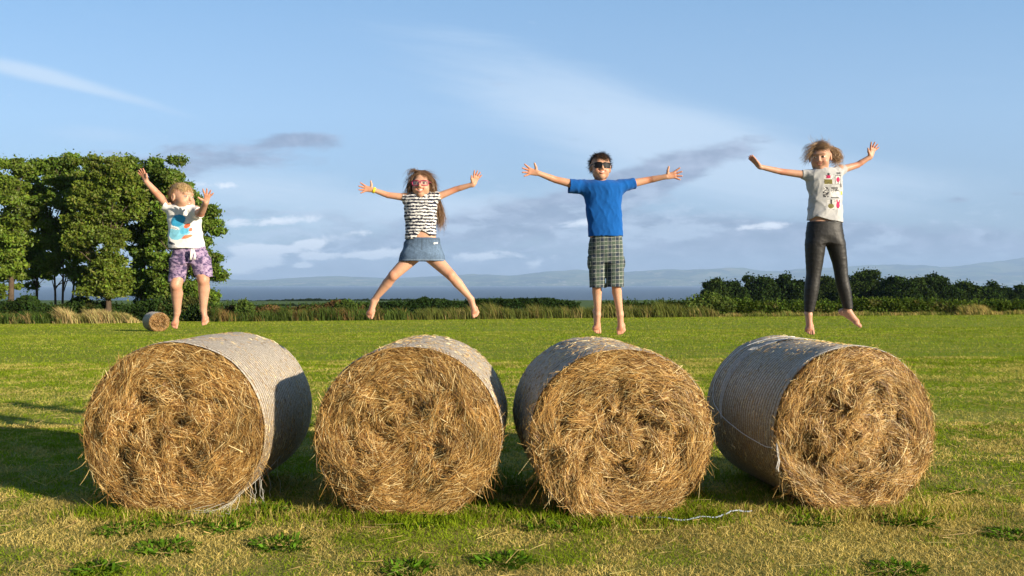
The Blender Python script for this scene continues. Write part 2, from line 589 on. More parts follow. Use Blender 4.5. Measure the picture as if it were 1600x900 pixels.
HP = np.array([[-400, 10], [0, 12], [200, 9], [330, 8], [400, 7], [470, 10], [520, 13], [600, 9], [680, 13], [740, 16], [800, 14],
               [850, 20], [900, 22], [960, 19], [1050, 26], [1120, 24], [1200, 25], [1300, 29], [1400, 33], [1500, 35], [1600, 42], [1750, 48], [2000, 30]], float)


def hills_h(x, y):
    px = 800 + F * x / np.maximum(y, 1)
    top = np.interp(px, HP[:, 0], HP[:, 1]) / F * COAST * 1.08
    t = np.clip((y - COAST) / 4200.0, 0, 1)
    n = fbm(x / 1500 + 50, y / 1300, 21, 5)
    rise = 0.30 * np.clip(t * 5, 0, 1) * (0.35 + 0.9 * n) + 0.75 * t * t * (3 - 2 * t) * (0.75 + 0.5 * n)
    lay = np.where(t >= 1, np.clip(1 - (y - COAST - 4200) / 2500, 0, 1), 1)
    return SEA_Z - 8 + (top + 66) * rise * lay


ysH = np.concatenate([np.linspace(COAST - 200, COAST + 4300, 42), np.linspace(COAST + 4500, 25300, 6)])
hills = grid_mesh('far_hills', lambda y: y * 0.95, ysH, hills_h, mat_hills(), 420)
structure(hills, 'hazy low hills and towns on the far shore of the channel')


# ------------------------------------------------------------------ leaf masses, trees, hedges
def leaf_quads(g, C, size, cols, up=0.35, elong=1.5):
    """one folded leaf spray (quad) per centre"""
    n = len(C)
    nrm = unit(rng.normal(size=(n, 3)) + np.array([0, 0, up]))
    a = unit(np.cross(nrm, rng.normal(size=(n, 3))))
    b = np.cross(nrm, a)
    s = (size * rng.uniform(0.6, 1.35, n))[:, None]
    V = np.stack([C - a * s * elong * 0.5, C + b * s * 0.42 + nrm * s * 0.10, C + a * s * elong * 0.5 - nrm * s * 0.12, C - b * s * 0.42 + nrm * s * 0.08], 1).reshape(-1, 3)
    Q = np.arange(n * 4).reshape(n, 4)
    g.add(V, Q, None, rep(cols, 4))


def leaf_cols(n, base, spread=0.3, alt=None, altp=0.15):
    c = np.asarray(base)[None, :] * (1 + rng.uniform(-spread, spread, (n, 1)))
    c = c * (1 + rng.uniform(-0.12, 0.12, (n, 3)))
    if alt is not None:
        k = rng.random(n) < altp
        c[k] = np.asarray(alt) * (1 + rng.uniform(-spread, spread, (k.sum(), 1)))
    return np.clip(c, 0.002, 0.9)


def clump_points(c, r, n, shell=0.55):
    d = unit(rng.normal(size=(n, 3)))
    rad = (shell + (1 - shell) * rng.random(n)) ** 1.0
    rad = np.where(rng.random(n) < 0.25, rng.random(n) ** 0.5, rad)
    return np.asarray(c) + d * rad[:, None] * np.asarray(r)


def tree(name, label, base, d, lobes, trunk_px, leaf, lsize, nclump, perclump, mat, group=None, cat='tree',
         alt=None, clump_r=(0.30, 0.85), limbs=True, thick=0.22, depth=1.0, holes=0.0, stems=1, lean=0.0):
    """lobes = big crown masses as photo ellipses (px, py, rx, ry) seen at distance d"""
    t = thing(name, label, cat, base, 0, group)
    g = Geo()
    cents = []
    areas = np.array([l[2] * l[3] for l in lobes], float); areas /= areas.sum()
    for l, a in zip(lobes, areas):
        k = max(3, int(nclump * a + 0.5))
        c0 = at(l[0], l[1], d)
        rr = np.array([l[2] / F * d, 0.75 * (l[2] + l[3]) * 0.5 / F * d * depth, l[3] / F * d])
        p = unit(rng.normal(size=(k, 3))) * (rng.random((k, 1)) ** 0.5) * rr * rng.uniform(0.72, 1.16, (k, 1)) + c0
        cents.append(p)
    cents = np.concatenate(cents)
    for c in cents:
        r = rng.uniform(*clump_r)
        n = int(perclump * (r / np.mean(clump_r)) ** 2 * rng.uniform(0.7, 1.3))
        P = clump_points(c, (r * 1.2, r, r * 0.62), n)
        tone = rng.uniform(0.8, 1.2)
        leaf_quads(g, P, np.full(n, lsize) * rng.uniform(.5, 1.3, n), leaf_cols(n, np.asarray(leaf) * tone, 0.3, alt, 0.12), 0.12)
        # stray sprays that break the outline
        m = max(3, n // 14)
        P = c + unit(rng.normal(size=(m, 3))) * r * rng.uniform(1.0, 1.45, (m, 1)) * np.array([1.1, 1, 0.85])
        leaf_quads(g, P, np.full(m, lsize * 0.9), leaf_cols(m, np.asarray(leaf) * 1.1, 0.3))
    g.build('crown', mat, t, smooth=False, off=base)
    b = Geo()
    base = np.asarray(base, float)
    top = cents[:, 2].max()
    for st in range(stems):
        x0 = base + np.array([(st - (stems - 1) / 2) * 0.55, rng.uniform(-.2, .2), -0.3])
        tx = at(trunk_px[1], trunk_px[2], d)
        tx = tx + np.array([(st - (stems - 1) / 2) * 1.6, rng.uniform(-.6, .6), rng.uniform(-.8, .4)])
        k = np.linspace(0, 1, 9)[:, None]
        wob = np.stack([fbm(k[:, 0] * 3 + st * 7, k[:, 0] * 0 + base[0], 4) - 0.5, fbm(k[:, 0] * 3 + 9, k[:, 0] * 0 + st, 6) - 0.5, k[:, 0] * 0], -1)
        P = x0 + (tx - x0) * k + wob * 0.9 * k
        tube(b, P, thick * (1 - 0.8 * k[:, 0]) / math.sqrt(stems), (0.085, 0.062, 0.042), 8)
        if limbs:
            sel = rng.choice(len(cents), min(len(cents), 26 // stems + 6), replace=False)
            for i in sel:
                e = cents[i]
                f0 = np.clip((e[2] - x0[2]) / max(tx[2] - x0[2], 1) * rng.uniform(0.45, 0.8), 0.22, 0.95)
                s = np.array([np.interp(f0, k[:, 0], P[:, q]) for q in range(3)])
                q = np.linspace(0, 1, 5)[:, None]
                mid = np.array([0, 0, 0.25 * np.linalg.norm(e - s)])
                L = s + (e - s) * q + mid * (q - q * q) * np.sign(0.2)
                L = L + rng.normal(size=(5, 3)) * 0.10 * q
                tube(b, L, thick * 0.30 * (1 - 0.82 * q[:, 0]), (0.085, 0.064, 0.045), 5, cap=False)
    b.build('trunk', M_BARK, t, off=base)
    return t


def gz(x, y):
    return float(ground_h(np.array([x]), np.array([y]))[0])


def base_at(px, d):
    x = (px - 800) / F * d
    return (x, d, gz(x, d))


LG = (0.112, 0.180, 0.018)
LG2 = (0.125, 0.185, 0.019)
LG3 = (0.104, 0.168, 0.018)
ALT = (0.13, 0.15, 0.03)
WOOD = 'trees at the left edge of the field'
tree('broadleaf_tree', 'broadleaf tree cut off by the left edge of the photo, sky gap on its right', base_at(16, 73), 73,
     [(5, 300, 55, 60), (20, 262, 30, 26), (-20, 380, 60, 60), (20, 370, 38, 42), (14, 422, 40, 34), (-60, 300, 50, 70), (-6, 452, 40, 18)], (16, 20, 300),
     LG2, 0.21, 195, 198, M_LEAF, WOOD, alt=ALT, thick=0.30)
tree('broadleaf_tree', 'loose broadleaf tree with slanting thin stems and sky showing under its crown', base_at(98, 75), 75,
     [(98, 296, 54, 44), (78, 258, 26, 18), (112, 250, 20, 14), (140, 280, 26, 26), (80, 350, 34, 46), (112, 390, 36, 44), (76, 410, 26, 26), (50, 330, 22, 40), (126, 425, 24, 26)], (98, 100, 290),
     LG3, 0.21, 188, 182, M_LEAF, WOOD, alt=ALT, thick=0.20, stems=3)
tree('broadleaf_tree', 'tall yellowish green tree with a pale sunlit trunk in the middle of the clump', base_at(168, 71), 71,
     [(160, 296, 50, 42), (138, 258, 24, 14), (182, 254, 28, 16), (200, 300, 30, 40), (130, 372, 30, 40), (165, 360, 34, 50), (172, 420, 32, 34), (140, 330, 22, 40), (150, 440, 26, 22), (188, 452, 24, 22)], (168, 166, 265),
     (0.125, 0.172, 0.019), 0.21, 211, 192, M_LEAF, WOOD, alt=(0.16, 0.16, 0.03), thick=0.27)
tree('broadleaf_tree', 'dark green broadleaf tree behind the raised arm of the blond boy', base_at(222, 76), 76,
     [(222, 300, 46, 46), (206, 262, 24, 18), (240, 256, 24, 14), (256, 300, 30, 34), (222, 372, 36, 52), (214, 432, 36, 40), (216, 460, 36, 24), (196, 330, 22, 50)], (222, 222, 280),
     LG3, 0.21, 193, 198, M_LEAF, WOOD, thick=0.25)
tree('broadleaf_tree', 'round crowned broadleaf tree right of the clump, behind the blond boy', base_at(282, 74), 74,
     [(280, 330, 44, 56), (265, 280, 34, 30), (310, 340, 34, 34), (300, 410, 44, 48), (332, 410, 20, 26), (262, 430, 38, 44), (298, 460, 40, 26), (325, 352, 22, 22), (258, 464, 34, 24), (250, 370, 26, 60), (318, 466, 28, 16)], (282, 285, 300),
     LG, 0.21, 287, 198, M_LEAF, WOOD, alt=ALT, thick=0.26)
tree('broadleaf_tree', 'small dark tree seen low between the trunks of the left clump', base_at(58, 79), 79,
     [(50, 390, 34, 60), (55, 310, 24, 36)], (56, 55, 330), LG3, 0.21, 105, 156, M_LEAF, WOOD, thick=0.16)

# the dark wood on the right, beyond the hedge: each crown a tree of its own
DK = (0.028, 0.050, 0.012)
DK2 = (0.038, 0.062, 0.014)
COP = 'trees of the dark wood on the right'
copse = [
    (1116, 452, 14, 16, 'small round tree at the left tip of the dark wood', DK2),
    (1146, 456, 22, 18, 'low broad tree second from the left tip of the dark wood', DK),
    (1186, 450, 27, 20, 'domed dark tree left of the leaping girl in leggings', DK),
    (1232, 448, 28, 21, 'dark tree touching the left leg of the girl in leggings', DK),
    (1290, 450, 32, 18, 'dark tree seen between the legs of the girl in leggings', DK2),
    (1352, 446, 32, 26, 'tallest dark tree of the wood, just right of the girl in leggings', DK2),
    (1402, 452, 27, 20, 'rounded dark tree next to the tallest one', DK),
    (1430, 456, 26, 22, 'dark tree with a flat crown behind the middle of the right hedge', DK2),
    (1466, 452, 27, 20, 'dark domed tree fourth from the right border of the photo', DK),
    (1506, 455, 27, 19, 'dark tree third from the right border of the photo', DK2),
    (1543, 460, 26, 19, 'spreading dark tree where the wood steps down', DK),
    (1584, 464, 28, 18, 'lowest dark tree at the right border of the photo', DK),
]
for i, (px, py, rx, ry, lab, c) in enumerate(copse):
    d = 158 + (i * 37) % 17
    rx *= 0.98
    tree('woodland_tree', lab + ', beyond the hedge', base_at(px, d), d,
         [(px, py, rx, ry), (px - rx * .4, py + ry * .5, rx * .7, ry * .9), (px + rx * .45, py + ry * .55, rx * .7, ry * .9), (px, py + 20, rx * 1.1, 16), (px, py + 34, rx * 1.1, 14)],
         (px, px, py - 2), c, 0.36, 120, 230, M_DARKLEAF, COP, clump_r=(0.9, 1.45), limbs=False, thick=0.3)
for px, py, rx, ry, lab in [(1060, 470, 0, 0, '')][:0]:
    pass


def hedge(name, label, px0, px1, d0, d1, top, base_off, leaf, lsize, n, mat, cat='hedge', thick=1.1, alt=None, altp=0.2, shoots=0, wob=0.5, shoot_h=0.5, shootc=None):
    """a row of shrubs from photo column px0 to px1; top = list of (px, row)"""
    g = Geo()
    u = rng.random(n)
    px = px0 + (px1 - px0) * u
    d = d0 + (d1 - d0) * u
    x = (px - 800) / F * d
    tp = np.interp(px, [a for a, b in top], [b for a, b in top])
    zt = EYE - (tp - HOR) / F * d
    y = d + rng.normal(size=n) * thick * 0.5
    zb = ground_h(x, y) + base_off
    lump = (fbm(x * 0.55 + 3, y * 0.3, 31, 3) - 0.5) * 2
    zt = zt + lump * wob * 0.6
    f = rng.random(n)
    f = np.where(rng.random(n) < 0.45, 1 - (1 - f) * 0.35, f)
    cross = np.sqrt(np.clip(1 - (np.abs(f - 0.45) / 0.62) ** 2, 0.05, 1))
    y = d + (rng.random(n) - 0.5) * 2 * thick * cross * (1 + 0.4 * lump)
    P = np.stack([x, y, zb + (zt - zb) * f + rng.normal(size=n) * 0.05], -1)
    cc = leaf_cols(n, leaf, 0.3)
    if alt is not None:
        k = fbm(x * 0.8, P[:, 2] * 0.8 + 4, 77, 3) + rng.normal(size=n) * 0.06 > 1 - altp - 0.22
        cc[k] = leaf_cols(k.sum(), alt, 0.3)
    leaf_quads(g, P, np.full(n, lsize), cc, 0.3)
    if shoots:
        u = rng.random(shoots)
        px = px0 + (px1 - px0) * u; d = d0 + (d1 - d0) * u
        x = (px - 800) / F * d
        z = EYE - (np.interp(px, [a for a, b in top], [b for a, b in top]) - HOR) / F * d - 0.25
        P0 = np.stack([x, d + rng.normal(size=shoots) * thick * 0.5, z], -1)
        for p in P0:
            h = rng.uniform(0.4, 1) * shoot_h + 0.25
            m = 12
            k = np.linspace(0.2, 1, m)
            lean = rng.normal(size=2) * 0.15
            L = p + np.stack([lean[0] * k, lean[1] * k, h * k], -1) + rng.normal(size=(m, 3)) * 0.05
            leaf_quads(g, L, np.full(m, lsize * 0.75), leaf_cols(m, np.asarray(shootc if shootc else leaf) * 1.2, 0.25))
    org = np.array(base_at((px0 + px1) / 2, (d0 + d1) / 2))
    o = g.build(name, mat, None, smooth=False, off=org)
    o.location = org
    tag(o, label, cat)
    return o


hedge('hedge', 'low weedy green and brown hedge between tree clump and girl in the skirt', 318, 590, 72, 74,
      [(318, 484), (350, 480), (378, 474), (392, 482), (440, 481), (500, 480), (530, 473), (560, 478), (590, 476)], -0.1,
      (0.050, 0.085, 0.018), 0.17, 26000, M_HEDGE, thick=1.0, alt=(0.13, 0.085, 0.035), altp=0.30, shoots=110, shoot_h=0.5)
hedge('hedge', 'dark clipped hedge crossing behind the bare feet of the girl in the skirt', 535, 905, 80, 84,
      [(535, 477), (560, 473), (640, 470), (660, 468), (720, 470), (800, 469), (860, 468), (905, 474)], -0.1,
      (0.026, 0.050, 0.014), 0.17, 30000, M_HEDGE, thick=1.2, shoots=90, shoot_h=0.25)
hedge('hedge', 'dense bright green hedge along the right edge of the field, below the dark wood', 1120, 1640, 74, 72,
      [(1120, 470), (1160, 472), (1200, 475), (1300, 474), (1350, 470), (1440, 472), (1500, 475), (1560, 474), (1640, 473)], -0.1,
      (0.078, 0.118, 0.018), 0.17, 40000, M_HEDGE, thick=1.1, shoots=260, shoot_h=0.45, alt=(0.14, 0.14, 0.04), altp=0.12)
hedge('bush', 'pale green bramble bush where the hedge begins, left of the dark wood', 1068, 1145, 73, 73,
      [(1068, 474), (1085, 466), (1105, 462), (1125, 465), (1145, 472)], -0.1,
      (0.095, 0.135, 0.030), 0.18, 7000, M_HEDGE, cat='bush', thick=1.2, shoots=50, shoot_h=0.4)
hedge('hedge', 'shady undergrowth at the foot of the left tree clump', -60, 335, 71, 73,
      [(-60, 468), (20, 474), (48, 460), (64, 476), (100, 478), (124, 462), (142, 470), (200, 478), (250, 468), (300, 462), (335, 478)], -0.1,
      (0.032, 0.060, 0.014), 0.18, 30000, M_HEDGE, thick=1.2, shoots=90, shoot_h=0.4, alt=(0.08, 0.09, 0.025), altp=0.15)
hedge('bush', 'tall leafy shrub rising from the weedy hedge right of the tree clump', 368, 396, 71, 71,
      [(368, 478), (382, 470), (396, 480)], -0.1, (0.075, 0.115, 0.024), 0.16, 1800, M_HEDGE, cat='bush', thick=0.6, shoots=18, shoot_h=0.3)
hedge('bush', 'leafy green shrub in the weedy hedge, left of the leaping girl in the skirt', 522, 556, 71, 71,
      [(522, 479), (540, 471), (556, 477)], -0.1, (0.070, 0.11, 0.024), 0.16, 2200, M_HEDGE, cat='bush', thick=0.6, shoots=20, shoot_h=0.3)
hedge('bush', 'sprigs of dark shrub showing above the tall grass beside the boy in blue', 940, 1078, 75, 75,
      [(940, 476), (985, 472), (1010, 475), (1040, 472), (1078, 474)], -0.1, (0.045, 0.075, 0.018), 0.17, 6000, M_HEDGE, cat='bush', thick=0.8, shoots=60, shoot_h=0.4)
# hedgerow along the crest of the lower pasture
hedge('hedgerow', 'thin dark hedgerow on the crest of the lower pasture beside the sea', 240, 700, 590, 570,
      [(240, 470), (330, 471), (420, 470), (470, 468), (500, 468.4), (560, 468.5), (640, 468), (700, 469)], -0.3,
      (0.020, 0.036, 0.014), 0.9, 9000, M_HEDGE, thick=3.0, wob=2.2)
hedge('hedgerow', 'second thin hedgerow crossing the lower pasture nearer than the crest', 300, 640, 330, 350,
      [(300, 478), (420, 477), (470, 476), (560, 474), (640, 474)], -0.3,
      (0.022, 0.040, 0.014), 0.6, 6000, M_HEDGE, thick=2.0, wob=1.3)
tree('lone_tree', 'tiny round tree on the skyline above the dark hedge', base_at(662, 120), 120,
     [(662, 468.5, 7, 4)], (662, 662, 469), DK, 0.22, 10, 60, M_DARKLEAF, clump_r=(0.3, 0.5), limbs=False, thick=0.1)


# ------------------------------------------------------------------ grasses
def blades(g, x, y, h, w, cols, lean=0.5, wind=(0, 0), two=True):
    n = len(x)
    z = ground_h(x, y) - 0.004
    P = np.stack([x, y, z], -1)
    th = rng.uniform(0, 2 * np.pi, n)
    side = np.stack([np.cos(th), np.sin(th) * 0.6, np.zeros(n)], -1)
    ln = rng.normal(size=(n, 2)) * lean * h[:, None] + np.asarray(wind) * h[:, None]
    tip = P + np.stack([ln[:, 0], ln[:, 1], h], -1)
    if two:
        mid = P + np.stack([ln[:, 0] * 0.35, ln[:, 1] * 0.35, h * 0.6], -1)
        V = np.stack([P - side * w[:, None] * .5, P + side * w[:, None] * .5, mid + side * w[:, None] * .42, mid - side * w[:, None] * .42, tip], 1).reshape(-1, 3)
        b = np.arange(n) * 5
        g.add(V, np.stack([b, b + 1, b + 2, b + 3], -1), np.stack([b + 3, b + 2, b + 4], -1), rep(cols, 5))
    else:
        V = np.stack([P - side * w[:, None] * .5, P + side * w[:, None] * .5, tip], 1).reshape(-1, 3)
        b = np.arange(n) * 3
        g.add(V, None, np.stack([b, b + 1, b + 2], -1), rep(cols, 3))


BALES = [  # front face centre column, front distance, half width, height, length, yaw
    (270, 5.56, 0.645, 1.19, 1.22, R(-1.5)),
    (637, 5.48, 0.645, 1.18, 1.18, R(-1.0)),
    (972, 5.44, 0.640, 1.17, 1.20, R(5.0)),
    (1338, 5.62, 0.615, 1.16, 1.20, R(9.0)),
]


def bale_root(b):
    px, d, hw, h, L, yaw = b
    x = (px - 800) / F * d
    return x, d


def inside_bales(x, y):
    m = np.zeros(len(x), bool)
    for b in BALES:
        bx, by = bale_root(b)
        c, s = math.cos(b[5]), math.sin(b[5])
        dx, dy = x - bx, y - by
        u = dx * c + dy * s; v = -dx * s + dy * c
        m |= (np.abs(u) < 0.30) & (v > 0.05) & (v < b[4] - 0.05)
    return m


def wedge(n, y0, y1, spread=0.70, p=1.0):
    """points on the ground inside the view, with a margin"""
    u = rng.random(n)
    y = np.sqrt(y0 ** 2 + u ** p * (y1 ** 2 - y0 ** 2))
    x = rng.uniform(-1, 1, n) * (y * spread + 3.2)
    return x, y


def dryness(x, y):
    # wind-rows run across the picture; greener lumps between them
    return 0.5 * fbm(x * 0.55 + 5, y * 1.7, 3, 4) + 0.5 * fbm(x * 3.0, y * 3.2 + 11, 9, 3)


G_A = np.array([0.125, 0.205, 0.009]); G_B = np.array([0.270, 0.345, 0.020])
S_A = np.array([0.33, 0.26, 0.06]); S_B = np.array([0.70, 0.56, 0.20])


def turf_cols(x, y, bias):
    n = len(x)
    k = 0.5 + (dryness(x, y) - 0.5) * 1.35 + rng.normal(size=n) * 0.085 + bias
    dry = k > 0.5
    a = rng.random((n, 1))
    c = G_A * (1 - a) + G_B * a
    s = S_A * (1 - a) + S_B * a
    return np.where(dry[:, None], s, c), dry


g = Geo()
for y0, y1, n, hh, two in [(3.0, 6.2, 260000, 0.028, True), (6.2, 9.5, 175000, 0.034, True), (9.5, 20, 200000, 0.05, False), (20, 40, 120000, 0.055, False), (40, 71, 90000, 0.06, False)]:
    x, y = wedge(n, y0, y1, 0.68)
    keep = ~inside_bales(x, y)
    x, y = x[keep], y[keep]
    bias = np.interp(y, [4, 6.5, 9, 20, 70], [0.075, 0.05, 0.0, -0.035, -0.05])
    c, dry = turf_cols(x, y, bias)
    tuft = fbm(x * 2.2 + 3, y * 2.2, 41, 3)
    if y0 >= 9:
        f_ = 0.30 if y0 < 20 else 0.60
        c = c * (1 - f_) + np.array([0.205, 0.275, 0.015]) * f_ * (0.75 + 0.5 * fbm(x * 0.12 + 3, y * 0.9, 61, 3))[:, None]
    h = hh * rng.uniform(0.35, 1.35, len(x)) * np.where(dry, 0.85, 0.65 + 0.9 * np.clip(tuft - 0.3, 0, 1))
    w = np.maximum(0.0048, 0.0010 * y) * rng.uniform(0.6, 1.3, len(x))
    blades(g, x, y, h, w, c, lean=0.95, two=two)
# cut straw lying loose on the stubble
x, y = wedge(11000, 3.2, 14, 0.68)
keep = ~inside_bales(x, y); x, y = x[keep], y[keep]
P = np.stack([x, y, ground_h(x, y) + rng.uniform(0.01, 0.04, len(x))], -1)
D = unit(np.stack([rng.normal(size=len(x)), rng.normal(size=len(x)) * 0.7, rng.normal(size=len(x)) * 0.12], -1))
V, Q = strands(P, D, rng.uniform(0.05, 0.20, len(x)), rng.uniform(0.003, 0.005, len(x)), rng.normal(size=(len(x), 3)) * 0.01)
g.add(V, Q, None, rep(leaf_cols(len(x), (0.46, 0.36, 0.15), 0.35), 8))
# longer grass left standing round the bales
for b in BALES:
    bx, by = bale_root(b)
    n = 2600
    x = bx + rng.normal(size=n) * 0.42
    y = by + rng.normal(size=n) * 0.11 - 0.05
    k = rng.random(n) < 0.35
    sgn = np.where(rng.random(n) < 0.5, -1, 1)
    x = np.where(k, bx + sgn * rng.uniform(0.35, 0.75, n), x)
    y = np.where(k, by + rng.uniform(-0.1, 1.3, n), y)
    keep = ~inside_bales(x, y); x, y = x[keep], y[keep]
    c, dry = turf_cols(x, y, -0.10)
    blades(g, x, y, rng.uniform(0.03, 0.09, len(x)), rng.uniform(0.004, 0.008, len(x)), c * 0.85, lean=0.5)
o = g.build('grass', M_GRASS, None, smooth=False)
tag(o, 'short mown grass and pale stubble of the hay field', 'grass', kind='stuff')


def tall_grass(name, label, px0, px1, d0, d1, n, hgt, base, alt, altp, wind, wfac=0.02, thick=1.6):
    g = Geo()
    u = rng.random(n)
    px = px0 + (px1 - px0) * u; d = d0 + (d1 - d0) * u + rng.normal(size=n) * thick * 0.5
    x = (px - 800) / F * d
    c = leaf_cols(n, base, 0.3)
    k = fbm(px / 22.0, d * 0.4, 13, 3) + rng.normal(size=n) * 0.1 > 1 - altp
    c[k] = leaf_cols(k.sum(), alt, 0.3)
    edge = np.clip(np.minimum(px - px0, px1 - px) / 18.0, 0.2, 1)
    h = hgt * rng.uniform(0.35, 1.2, n) * (0.55 + 0.9 * fbm(px / 15.0, d * 0.0, 19, 3)) * edge
    blades(g, x, d, h, np.full(n, wfac) * rng.uniform(0.6, 1.5, n) * 2.0, c, 0.28, wind)
    org = np.array(base_at((px0 + px1) / 2, (d0 + d1) / 2))
    o = g.build(name, M_GRASS, None, smooth=False, off=org); o.location = org
    tag(o, label, 'grass', kind='stuff')


tall_grass('tall_grass', 'tall tan seeding grass along the field edge behind the boy in blue', 640, 1130, 70.5, 72, 11000, 1.1,
           (0.125, 0.140, 0.034), (0.30, 0.24, 0.085), 0.34, (-0.30, 0), 0.024)
tall_grass('tall_grass', 'pale bleached grass at the foot of the left trees, beside the small bale', 82, 222, 68.5, 68, 6000, 1.0,
           (0.44, 0.35, 0.15), (0.22, 0.21, 0.06), 0.40, (-0.5, 0), 0.028)
tall_grass('tall_grass', 'mixed tall grass along the right field edge under the hedge', 1120, 1640, 71, 69.5, 6000, 0.36,
           (0.14, 0.16, 0.035), (0.36, 0.28, 0.10), 0.44, (-0.3, 0), 0.022)
tall_grass('tall_grass', 'tan grass tuft in front of the right hedge near the right border', 1490, 1560, 70, 70, 2200, 0.85,
           (0.34, 0.27, 0.09), (0.18, 0.18, 0.05), 0.40, (-0.5, 0), 0.028)
tall_grass('tall_grass', 'weedy green and rusty grass along the hedge left of the girl in the skirt', 318, 660, 70.5, 70.5, 9000, 0.95,
           (0.075, 0.110, 0.024), (0.20, 0.14, 0.05), 0.45, (-0.2, 0), 0.028)
tall_grass('tall_grass', 'rough green grass under the left tree clump at the field border', -60, 110, 69, 69, 5000, 0.8,
           (0.07, 0.11, 0.022), (0.26, 0.20, 0.08), 0.35, (-0.2, 0), 0.028)


def weed(label, px, py, size, n, group=None):
    d = EYE * F / (py - HOR)
    for _ in range(3):
        x = (px - 800) / F * d
        d = (EYE - gz(x, d)) * F / (py - HOR)
    org = np.array([(px - 800) / F * d, d, gz((px - 800) / F * d, d)])
    g = Geo()
    m = int(n * 2.6)
    th = rng.uniform(0, 2 * np.pi, m)
    rad = size * 1.05 * np.sqrt(rng.random(m)) * (0.55 + 0.75 * fbm(np.cos(th) * 1.7 + px, np.sin(th) * 1.7 + py, 3, 3))
    el = rng.uniform(0.15, 1.3, m)
    L = rng.uniform(0.025, 0.075, m) * (0.8 + size)
    P = org + np.stack([np.cos(th) * rad, np.sin(th) * rad * 0.8, np.zeros(m) + 0.0], -1)
    D = np.stack([np.cos(th + rng.normal(size=m) * 1.3) * np.cos(el), np.sin(th + rng.normal(size=m) * 1.3) * np.cos(el), np.sin(el)], -1)
    side = unit(np.cross(D, np.array([0, 0, 1.0])) + rng.normal(size=(m, 3)) * 0.25)
    w = L * rng.uniform(0.22, 0.36, m)
    bend = np.stack([np.cos(th) * 0.02, np.sin(th) * 0.02, -L * 0.35], -1)
    t = np.array([0, .35, .7, 1.0]); wf = np.array([.25, 1.0, .8, .05])
    C = P[:, None] + D[:, None] * (L[:, None, None] * t[None, :, None]) + bend[:, None] * (t ** 2)[None, :, None]
    ww = (w[:, None] * wf)[:, :, None] * 0.5
    V = np.stack([C - side[:, None] * ww, C + side[:, None] * ww], 2).reshape(-1, 3)
    b = (np.arange(m) * 8)[:, None] + (np.arange(3) * 2)[None]
    Q = np.stack([b, b + 1, b + 3, b + 2], -1).reshape(-1, 4)
    g.add(V, Q, None, rep(leaf_cols(m, (0.092, 0.180, 0.014), 0.45), 8))
    o = g.build('weed', M_WEED, None, smooth=False, off=org); o.location = org
    tag(o, label, 'weed', group)


weed('round dark green weed clump below the left half of the leftmost bale', 258, 858, 0.17, 150)
weed('dark green weed clump below the gap beside the leftmost bale', 440, 852, 0.17, 140)
weed('dark leafy weed at the bottom border, left of all other weeds', 152, 893, 0.13, 110)
weed('dark weed clump at the bottom border below the second bale', 640, 890, 0.14, 110)
weed('flat dark weed patch between the second and third bales near the bottom border', 785, 880, 0.17, 130)
weed('bright green weeds at the foot of the leftmost bale', 300, 812, 0.30, 150)
weed('bright green weeds below the loose netting of the leftmost bale', 415, 800, 0.17, 110)
weed('leafy green weeds at the foot of the second bale', 650, 812, 0.28, 150)
weed('bright weeds in the sunlit corner right of the second bale', 765, 795, 0.16, 130)
weed('broad leaved weeds in front of the gap left of the third bale', 845, 822, 0.20, 130)
weed('green weeds under the left half of the third bale by the twine', 905, 822, 0.22, 120)
weed('dark weeds in the shade at the foot of the rightmost bale', 1410, 815, 0.20, 140)
weed('dark weed clump near the right border level with the bale feet', 1585, 838, 0.14, 110)
weed('small dark weed clump left of the rightmost bale foot', 1270, 815, 0.18, 90)
weed('green weed clump at the bottom border right of the middle', 1405, 893, 0.15, 110)
weed('small green weed left of the leftmost bale in the sun', 190, 830, 0.16, 90)
weed('dark low weed right of the rightmost bale in the stubble', 1500, 770, 0.12, 60)
weed('green tuft of weeds between the two leftmost weed clumps', 355, 828, 0.14, 80)
# ------------------------------------------------------------------ hay bales
def mat_netwrap():
    m, t = mat_new('net_wrap')
    tc = t.new('ShaderNodeTexCoord')
    sp = t.new('ShaderNodeSeparateXYZ'); t.l.new(tc.outputs['Object'], sp.inputs[0])
    x, y, z = sp.outputs
    warp = t.m('MULTIPLY', t.noise(tc.outputs['Object'], 2.5, 3), 0.06)
    yy = t.m('ADD', y, warp)
    thread = t.m('ABSOLUTE', t.m('SINE', t.m('MULTIPLY', yy, math.pi / 0.036)))
    thread = t.sstep(thread, 0.25, 0.80)
    fib = t.noise(tc.outputs['Object'], 70.0, 5, 0.8)
    patch = t.noise(tc.outputs['Object'], 4.0, 5, 0.65)
    fib = t.sstep(fib, 0.32, 0.68)
    hay = t.mix(fib, (0.10, 0.062, 0.028), (0.40, 0.28, 0.135))
    net = t.mix(fib, (0.36, 0.31, 0.24), (0.76, 0.70, 0.62))
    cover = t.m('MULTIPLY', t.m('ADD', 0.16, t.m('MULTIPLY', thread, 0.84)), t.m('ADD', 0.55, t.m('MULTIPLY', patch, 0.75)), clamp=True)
    # weathered grey above, browner hay below, the flank's shade also put into the colour
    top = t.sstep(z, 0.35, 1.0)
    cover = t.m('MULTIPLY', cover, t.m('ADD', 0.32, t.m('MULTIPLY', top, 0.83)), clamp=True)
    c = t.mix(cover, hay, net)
    p = t.new('ShaderNodeBsdfPrincipled')
    t.l.new(c, p.inputs['Base Color'])
    p.inputs['Roughness'].default_value = 0.7
    p.inputs['Specular IOR Level'].default_value = 0.25
    b = t.new('ShaderNodeBump'); b.inputs['Strength'].default_value = 0.8; b.inputs['Distance'].default_value = 0.006
    t.l.new(t.m('ADD', t.m('MULTIPLY', thread, 1.4), fib), b.inputs['Height'])
    t.l.new(b.outputs[0], p.inputs['Normal'])
    t.l.new(p.outputs[0], t.out.inputs[0])
    return m


M_NET = mat_netwrap()


